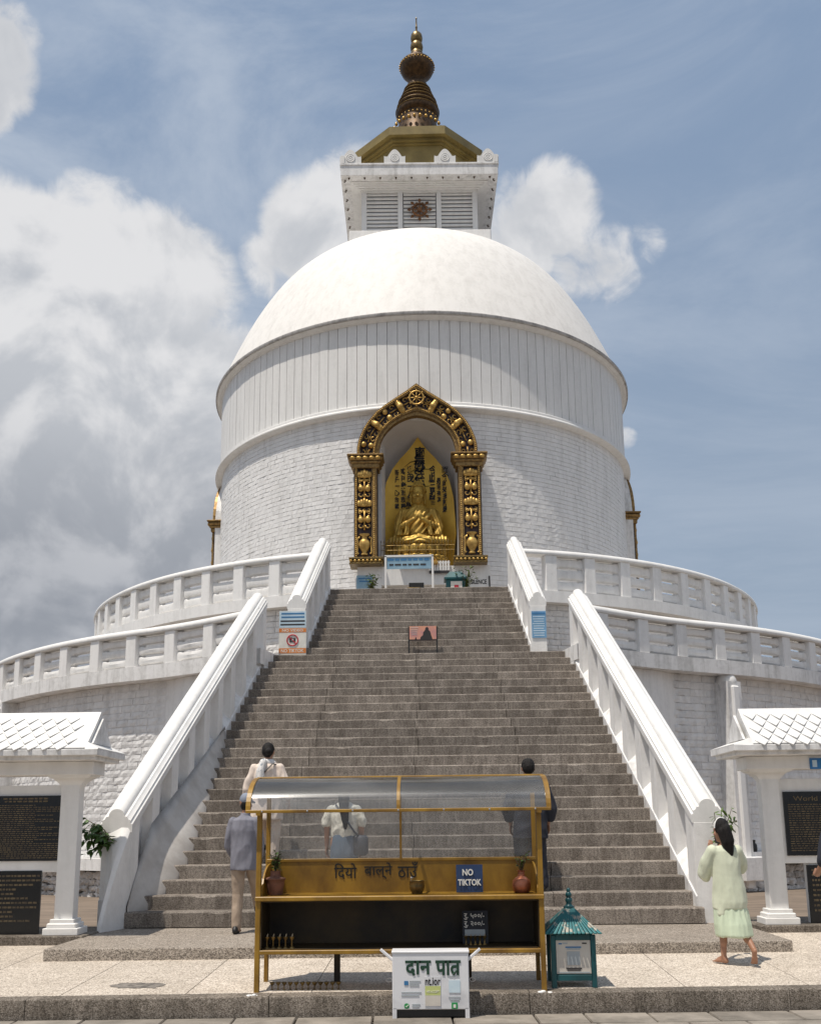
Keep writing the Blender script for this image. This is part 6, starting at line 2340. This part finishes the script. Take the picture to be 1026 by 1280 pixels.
# ================================================================== NOTICE-BOARD SHELTERS
def shelter(xp, sgn, Y, label, right):
    """xp: middle of the near pillar; the board runs outwards (sgn -1 = left)"""
    Zb = .372
    th = thing('notice_shelter', label, 'notice shelter', (xp + sgn * 1.0, Y, Zb))
    X = lambda d: xp + sgn * d            # d metres outwards from the pillar
    LEN = 3.1
    for d in (0.0, LEN):
        m_ = MB()
        m_.box((X(d), Y + .16, Zb + .04), (.42, .34, .08), bev=.006)
        m_.box((X(d), Y + .16, Zb + .105), (.35, .29, .06), bev=.012)
        m_.box((X(d), Y + .16, Zb + .155), (.29, .25, .05), bev=.006)
        m_.build('pillar_base', M['white_s'], th)
        m_ = MB(); m_.box((X(d), Y + .16, Zb + .98), (.225, .17, 1.70), bev=.004); m_.build('pillar', M['white_s'], th)
        m_ = MB()
        m_.loft([[(X(d) + w * a, Y + .16 + w * b * .66, z) for a, b in ((-1, -1), (1, -1), (1, 1), (-1, 1))] for w, z in ((.116, 2.02), (.116, 2.10), (.15, 2.15), (.20, 2.195), (.26, 2.22), (.27, 2.24))])
        m_.build('capital', M['white_s'], th, smooth_=40)
    m_ = MB(); m_.box((X(LEN / 2), Y + .16, 2.32), (LEN + .62, .42, .16), bev=.006); m_.build('beam', M['white_s'], th)
    # eaves: a thick lipped slab, the roof proper above it with a gable end
    ov = .40
    xa, xb = X(-.54 if right else -.46), X(LEN + .54)
    m_ = MB()
    m_.box(((xa + xb) / 2, Y + .16, 2.43), (abs(xb - xa) - .10, .92, .055), bev=.004)
    m_.box(((xa + xb) / 2, Y + .16, 2.487), (abs(xb - xa), 1.06, .075), bev=.006)
    m_.build('eaves_slab', M['white_d'], th)
    rf = part('roof', th, (X(LEN / 2), Y + .16, 2.52))
    ga, gb = X(-.30), X(LEN + .30)
    rz_ = 3.02
    zf = 2.545
    def sl(t):      # slope profile: distance from the ridge -> height, flaring at the eaves
        return rz_ - (rz_ - zf) * (t ** .92)
    m_ = MB()
    prof = [(-.50, zf - .01)] + [(-.50 * k / 6, sl(k / 6)) for k in range(6, -1, -1)] + [(.50 * k / 6, sl(k / 6)) for k in range(1, 7)] + [(.50, zf - .01)]
    m_.loft([[(x, Y + .16 + y, z) for y, z in prof] for x in (ga, gb)])
    m_.build('roof_slab', M['white_s'], rf)
    # skirt roof that closes the ends, and the sunk gable panel
    for g_, e_ in ((ga, xa), (gb, xb)):
        m_ = MB()
        m_.loft([[(g_, Y + .16 - .52, zf - .02), (g_, Y + .16 + .52, zf - .02), (g_, Y + .16 + .46, zf + .07), (g_, Y + .16 - .46, zf + .07)], [(e_, Y + .16 - .53, zf - .022), (e_, Y + .16 + .53, zf - .022), (e_, Y + .16 + .52, zf - .010), (e_, Y + .16 - .52, zf - .010)]])
        m_.build('skirt_roof', M['white_s'], rf)
        m_ = MB()
        m_.prism([(-.34, 0), (.34, 0), (0, .33)], 0, .03)
        me = m_.mesh('gable_panel', M['white_d'])
        link('gable_panel', me, rf, Vector((g_ + (-.03 if (g_ < e_) == False else 0), Y + .16, zf + .06)) - wloc(rf) + Vector(((.006 if e_ > g_ else -.006), 0, 0)), (0, 0, -pi / 2 if e_ > g_ else pi / 2))
    # diamond tiles on the front slope, each lapping the next
    tm = MB()
    tm.add([(-.082, 0, .0), (0, -.115, .016), (.082, 0, .0), (0, .115, .0), (0, 0, .009), (-.082, 0, -.012), (0, -.115, .0), (.082, 0, -.012)], [(0, 1, 4), (1, 2, 4), (2, 3, 4), (3, 0, 4), (0, 5, 6, 1), (1, 6, 7, 2)])
    tme = tm.mesh('roof_tile', M['white_s'])
    rows_ = 5
    s0 = .085
    for r in range(rows_):
        tpos = .17 + .78 * r / (rows_ - 1)
        t = tpos
        z = sl(t); y = -.5 * t
        z2 = sl(t - .04); y2 = -.5 * (t - .04)
        pitch = atan2(z2 - z, y2 - y)
        n = int((LEN + .5) / .172)
        for k in range(n):
            x = min(ga, gb) + .10 + .172 * k + (.086 if r % 2 else 0) + .02
            if x > max(ga, gb) - .07:
                continue
            link('roof_tile', tme, rf, Vector((x, Y + .16 + y, z + .012)) - wloc(rf), (pitch, 0, 0))
    # board wall between the pillars with two granite plaques
    m_ = MB()
    zt_, zb_ = 2.125, 1.09
    m_.box((X(LEN / 2), Y + .20, (zt_ + zb_) / 2), (LEN - .22, .13, zt_ - zb_), bev=.004)
    m_.build('board_wall', M['white_s'], th)
    m_ = MB()
    m_.box((X(LEN / 2), Y + .24, .74), (LEN - .62 - .22, .16, .75), bev=.004)
    m_.build('lower_wall', M['white_s'], th)
    d0 = .085 if not right else .165
    pq = part('plaque', th, (X(d0 + 1.0), Y + .13, 1.6))
    x0, x1 = X(d0), X(LEN - .2)
    zt_, zb_ = (2.0, 1.225) if not right else (1.965, 1.183)
    m_ = MB(); m_.box(((x0 + x1) / 2, Y + .125, (zt_ + zb_) / 2), (abs(x1 - x0), .03, zt_ - zb_)); m_.build('stone_sheet', M['plaque'], pq)
    rr = random.Random(4 if right else 9)
    def lines(pq, xs, xe, ztop, zbot, dz, yy, gap=.0):
        z = ztop
        while z > zbot:
            q = MB()
            x = min(xs, xe) + .05
            end = max(xs, xe) - .04 - rr.choice([0, 0, 0, .1, .3])
            while x < end:
                w = rr.uniform(.018, .06)
                q.box((x + w / 2, yy, z), (w, .003, dz * .42))
                x += w + .012
            q.build('engraved_line', M['plaque_txt'], pq)
            z -= dz
    if right:
        fit_letter('World Peace', (x0 + .42, Y + .108, zt_ - .085), .60, .06, pq, M['plaque_txt'], bold=.008, ext=.0015, name='engraved_heading')
        lines(pq, x0, x1, zt_ - .16, zb_ + .04, .028, Y + .1085)
    else:
        for zz, w, o_ in ((zt_ - .035, .62, .25), (zt_ - .068, .80, .15)):
            q = MB(); x = x0 - .20
            for k in range(9):
                ww = rr.uniform(.03, .07); q.box((x - ww / 2, Y + .1085, zz), (ww, .003, .018)); x -= ww + .015
            q.build('engraved_heading', M['plaque_txt'], pq)
        lines(pq, x0, x1, zt_ - .115, zb_ + .03, .024, Y + .1085)
    pq = part('plaque', th, (X(.7), Y + .1, .74))
    x0, x1 = X(.31 if not right else .39), X(LEN - .45)
    zt_, zb_ = 1.11 if not right else 1.068, .375
    m_ = MB(); m_.box(((x0 + x1) / 2, Y + .14, (zt_ + zb_) / 2), (abs(x1 - x0), .03, zt_ - zb_)); m_.build('stone_sheet', M['plaque'], pq)
    lines(pq, x0, x1, zt_ - .06, zb_ + .12, .052 if not right else .06, Y + .1235)
    # low plinth the shelter stands on
    m_ = MB()
    n = 8
    xs = [X(-.30), X(LEN + .5)]
    m_.box(((xs[0] + xs[1]) / 2, Y + .5, .29), (abs(xs[1] - xs[0]), 1.12, .165), bev=.012)
    m_.build('plinth', M['kerb'], th)
    return th, X


sL, XL = shelter(-4.115, -1, 12.02, 'white tiled shelter with black plaques at the left edge, beside the leafy sprig', False)
sR, XR = shelter(4.50, 1, 12.58, 'white tiled shelter with black plaques at the right edge, a blue board on its beam', True)
bl = thing('blue_board', 'small blue board fixed on the beam of the right notice shelter', 'sign', (5.4, 12.55, 2.3))
m_ = MB(); m_.box((5.40, 12.518, 2.30), (.86, .02, .135)); m_.build('board', M['blue'], bl)
m_ = MB(); m_.box((5.025, 12.506, 2.30), (.055, .004, .085)); m_.build('emblem_patch', M['paleblue'], bl)
for zz in (2.325, 2.275):
    m_ = MB(); m_.box((5.42, 12.506, zz), (.62, .003, .016)); m_.build('printed_line', M['paleblue'], bl)

# plastic heap of cloth seen on the right board wall's top edge
# ================================================================== SIGNS ON AND BY THE STAIRS
ps = thing('poster_stand', 'small sunset poster with a dark seated silhouette, on legs at the landing', 'poster', (.105, 20.30, h26))
for x in (-.185, .40):
    m_ = MB(); m_.box((x, 20.30, h26 + .29), (.03, .03, .58)); m_.build('leg', M['black'], ps)
m_ = MB(); m_.box((.108, 20.29, h26 + .44), (.56, .012, .31)); m_.build('print_panel', M['sunset'], ps)
m_ = MB(); m_.box((.108, 20.285, h26 + .30), (.56, .006, .03)); m_.build('ground_strip', M['print_dark'], ps)
m_ = MB()
m_.prism([(.05, h26 + .30), (.06, h26 + .36), (.11, h26 + .40), (.115, h26 + .46), (.14, h26 + .49), (.155, h26 + .51), (.165, h26 + .56), (.20, h26 + .575), (.228, h26 + .55), (.225, h26 + .51), (.26, h26 + .48), (.275, h26 + .42), (.30, h26 + .34), (.31, h26 + .30)][::-1], 20.277, 20.282)
m_.build('silhouette_print', M['print_dark'], ps)
for k in range(4):
    m_ = MB(); m_.box((-.07, 20.281, h26 + .56 - .045 * k), (.17 - .02 * k, .003, .012)); m_.build('printed_line', M['cream'], ps)
m_ = MB(); m_.prism([(-.06, h26 + .315), (-.02, h26 + .315), (-.04, h26 + .37)][::-1], 20.277, 20.282); m_.build('silhouette_print', M['print_dark'], ps)

nv_ = thing('no_video_board', 'printed no-video board with a crossed-out camera symbol, by the left upper pier', 'sign', (-2.62, 20.33, h26))
VX0, VX1, VZ0, VZ1, VY = -2.905, -2.335, h26 + .03, 6.05, 20.318
m_ = MB(); m_.box(((VX0 + VX1) / 2, VY, (VZ0 + VZ1) / 2), (VX1 - VX0, .018, VZ1 - VZ0)); m_.build('board', M['offwhite'], nv_)
vp = lambda a, b, c, d, m, nm='printed_panel', dy=.011: (lambda q: (q.box(((VX0 + (VX1 - VX0) * (a + b) / 2), VY - dy, VZ0 + (VZ1 - VZ0) * (c + d) / 2), ((VX1 - VX0) * (b - a), .003, (VZ1 - VZ0) * (d - c))), q.build(nm, M[m], nv_))[1])(MB())
vp(.01, .99, .62, .99, 'paleblue')
vp(.0, 1.0, .51, .60, 'orange')
vp(.0, 1.0, .035, .15, 'orange')
for zz in (.92, .84):
    vp(.08, .93, zz, zz + .035, 'print_blue', 'printed_line', .0135)
for zz in (.75, .67):
    vp(.05, .95, zz, zz + .035, 'print_dark', 'printed_line', .0135)
fit_letter('NO VIDEO', ((VX0 + VX1) / 2, VY - .013, VZ0 + .555 * (VZ1 - VZ0)), .44, .055, nv_, M['offwhite'], bold=.02, ext=.001)
fit_letter('NO TIKTOK', ((VX0 + VX1) / 2, VY - .013, VZ0 + .092 * (VZ1 - VZ0)), .48, .07, nv_, M['offwhite'], bold=.02, ext=.001)
m_ = MB()
cx_, cz_ = (VX0 + VX1) / 2, VZ0 + .33 * (VZ1 - VZ0)
pts = [(cx_ + .115 * cos(a), VY - .014, cz_ + .115 * sin(a)) for a in [2 * pi * k / 28 for k in range(29)]]
m_.tube(pts, .012, 6); m_.tube([(cx_ - .08, VY - .018, cz_ + .08), (cx_ + .08, VY - .018, cz_ - .08)], .010, 6); m_.build('prohibition_ring', M['red'], nv_)
m_ = MB(); m_.box((cx_, VY - .013, cz_), (.125, .006, .085)); m_.box((cx_ - .03, VY - .013, cz_ + .05), (.04, .006, .02)); m_.build('camera_symbol', M['print_dark'], nv_)
m_ = MB(); m_.ball((cx_, VY - .017, cz_), (.028, .006, .028), 12, 6); m_.build('camera_lens_symbol', M['greyprint'], nv_)

bn = thing('blue_notice', 'pale blue printed notice hung on the right upper pier beside the stairs', 'notice', (2.53, 20.34, 5.7))
m_ = MB(); m_.box((2.535, 20.342, 5.69), (.30, .01, .57)); m_.build('sheet', M['skyblue'], bn)
m_ = MB(); m_.box((2.535, 20.335, 5.925), (.27, .003, .04)); m_.build('printed_line', M['print_blue'], bn)
for k in range(9):
    m_ = MB(); m_.box((2.535 - .01 * (k % 2), 20.335, 5.855 - .05 * k), (.25 - .02 * (k % 3), .003, .018)); m_.build('printed_line', M['paleblue'], bn)

# things at the head of the stairs, before the niche
ZT = 7.19
fr = thing('framed_notice', 'blue notice in a white tube frame at the head of the stairs below the Buddha', 'notice', (-.20, 24.6, ZT))
x0, x1 = -.87, .335
for x in (x0, x1):
    m_ = MB(); m_.box((x, 24.6, ZT + .60), (.05, .05, 1.2)); m_.build('frame_leg', M['white_s'], fr)
m_ = MB(); m_.box(((x0 + x1) / 2, 24.6, ZT + 1.20), (x1 - x0 + .05, .05, .05)); m_.build('frame_top', M['white_s'], fr)
m_ = MB(); m_.box(((x0 + x1) / 2, 24.6, ZT + 1.015), (x1 - x0 - .06, .012, .31)); m_.build('sheet', M['faded'], fr)
for zz, hh, a, b in ((1.10, .075, .04, .96), (.965, .06, .08, .92)):
    rr = random.Random(int(zz * 100))
    x = x0 + (x1 - x0) * a
    while x < x0 + (x1 - x0) * b - .1:
        w = rr.uniform(.07, .17)
        m_ = MB(); m_.box((x + w / 2, 24.59, ZT + zz), (w, .004, hh * .5)); m_.box((x + w / 2, 24.59, ZT + zz + hh * .36), (w, .004, .014)); m_.build('printed_word', M['print_blue'] if zz > 1 else M['print_dark'], fr)
        x += w + .035
for sx, lab in ((-1.275, 'small potted shrub at the head of the stairs, left of the framed notice'), (1.19, 'bushier potted shrub at the head of the stairs, beside the teal box')):
    ppt = thing('potted_plant', lab, 'potted plant', (sx, 25.2, ZT))
    m_ = MB(); m_.lathe([(0, 0), (.13, 0), (.17, .34), (.19, .36), (.15, .36), (0, .33)], c=(sx, 25.2, ZT), seg=24); m_.build('pot', M['clay'], ppt, smooth_=50)
    sprig(ppt, (sx, 25.2, ZT + .33), 16 if sx < 0 else 26, .55 if sx < 0 else .68, .24 if sx < 0 else .36, M['leaf_l'], rg, .12)
t2 = thing('small_teal_box', 'small teal donation box at the head of the stairs, before the altar', 'donation box', (.93, 25.3, ZT))
m_ = MB(); m_.box((.93, 25.3, ZT + .36), (.50, .36, .72), bev=.01); m_.build('box_body', M['teal'], t2)
m_ = MB(); m_.loft([[(.93 + sx * .30 * f, 25.3 + sy * .24 * f, z) for sx, sy in ((-1, -1), (1, -1), (1, 1), (-1, 1))] for f, z in ((1, ZT + .70), (1, ZT + .74), (.55, ZT + .90), (.5, ZT + .92))]); m_.build('roof', M['teal'], t2)
m_ = MB(); m_.box((.95, 25.112, ZT + .46), (.30, .01, .36)); m_.build('notice_panel', M['offwhite'], t2)
m_ = MB(); m_.box((.95, 25.105, ZT + .46), (.11, .004, .16)); m_.build('printed_panel', M['red'], t2)
of = thing('offering_box', 'small offering box with a dark lid at the middle of the stair head', 'box', (-.165, 25.5, ZT))
m_ = MB(); m_.box((-.165, 25.5, ZT + .28), (.36, .26, .56), bev=.01); m_.build('box_body', M['brass'], of)
m_ = MB(); m_.box((-.10, 25.62, ZT + .62), (.40, .06, .24), bev=.01); m_.build('lid', M['black'], of)
for sx, lab in ((-.78, 'dark low incense tray at the stair head, inside the left leg of the framed notice'), (.27, 'dark incense tray at the stair head, behind the right leg of the framed notice')):
    tr_ = thing('incense_tray', lab, 'tray', (sx, 25.5, ZT))
    m_ = MB(); m_.box((sx, 25.5, ZT + .40), (.52, .28, .07), bev=.01); m_.build('tray', M['black'], tr_)
    for q in (-1, 1):
        m_ = MB(); m_.box((sx + q * .2, 25.5, ZT + .18), (.05, .2, .37)); m_.build('leg', M['black'], tr_)
an = thing('altar_notice', 'faded blue notice on the wall under the left pilaster of the niche', 'notice', (-1.55, 26.9, 8.0))
m_ = MB(); m_.box((-1.57, 26.935, 8.12), (.46, .012, .74)); m_.build('sheet', M['faded'], an)
for k in range(2):
    m_ = MB(); m_.box((-1.57, 26.926, 8.40 - .08 * k), (.36 - .06 * k, .004, .04)); m_.build('printed_line', M['print_blue'], an)

# ================================================================== PLANTS ROOTED IN THE MASONRY
def bough(label, base, tips, rng, m, leaf, name='wall_sapling', k_leaf=16):
    th = thing(name, label, 'plant', base)
    lm = MB()
    lm.add([(0, 0, 0), (.3, .16, .02), (.65, .15, 0), (1, 0, -.10), (.65, -.15, 0), (.3, -.16, .02), (.3, 0, 0), (.65, 0, -.03)], [(0, 1, 6), (0, 6, 5), (1, 2, 7, 6), (6, 7, 4, 5), (2, 3, 7), (7, 3, 4)])
    lme = lm.mesh('leaf', m, 180)
    for tip in tips:
        a, b = Vector(base), Vector(tip)
        mid = (a + b) / 2 + Vector((0, 0, .06 * (b - a).length + .02))
        pts = [a, a.lerp(mid, .6), mid, mid.lerp(b, .6), b]
        s = MB(); s.tube(pts, [.010, .008, .007, .005, .003], 6); s.build('branch', M['stem'], th)
        for k in range(k_leaf):
            t = .2 + .8 * k / (k_leaf - 1)
            p = a.lerp(mid, t * 2) if t < .5 else mid.lerp(b, t * 2 - 1)
            p = p + Vector((rng.uniform(-.02, .02), rng.uniform(-.02, .02), rng.uniform(-.02, .02)))
            o = link('leaf', lme, th, p - Vector(base), (rng.uniform(-.5, .5), rng.uniform(-.2, 1.0), atan2(b.y - a.y, b.x - a.x) + rng.uniform(-1.9, 1.9)))
            sc = leaf * rng.uniform(.7, 1.25)
            o.scale = (sc, sc, sc)
    return th


bough('leafy sapling growing out of the left parapet foot beside the left shelter', (-3.88, 13.05, 1.42), [(-4.24, 12.95, 1.74), (-4.32, 12.9, 1.60), (-4.12, 12.85, 1.30), (-4.05, 12.9, 1.66), (-4.20, 12.85, 1.45), (-3.98, 12.8, 1.33), (-4.12, 12.85, 1.56), (-3.95, 12.8, 1.52)], rg, M['leaf'], .15, k_leaf=18)
bough('pale leafy sapling before the right pier, above the person in pale green', (3.90, 12.98, 1.15), [(3.84, 12.85, 1.72), (3.94, 12.85, 1.78), (4.06, 12.85, 1.76), (4.00, 12.85, 1.62), (4.12, 12.9, 1.66), (3.88, 12.8, 1.60)], rg, M['leaf_l'], .11, k_leaf=14)
bt_ = thing('lidded_jar', 'small black jar left on the terrace foot ledge at right', 'jar', polar(R_low(radians(30)) + .04, radians(29.0 + 1.6), .96))
m_ = MB(); m_.lathe([(0, 0), (.075, 0), (.085, .05), (.08, .15), (.05, .19), (.05, .22), (.055, .225), (.055, .25), (0, .26)], seg=20); m_.build('jar_body', M['black'], bt_, world=False, smooth_=50)
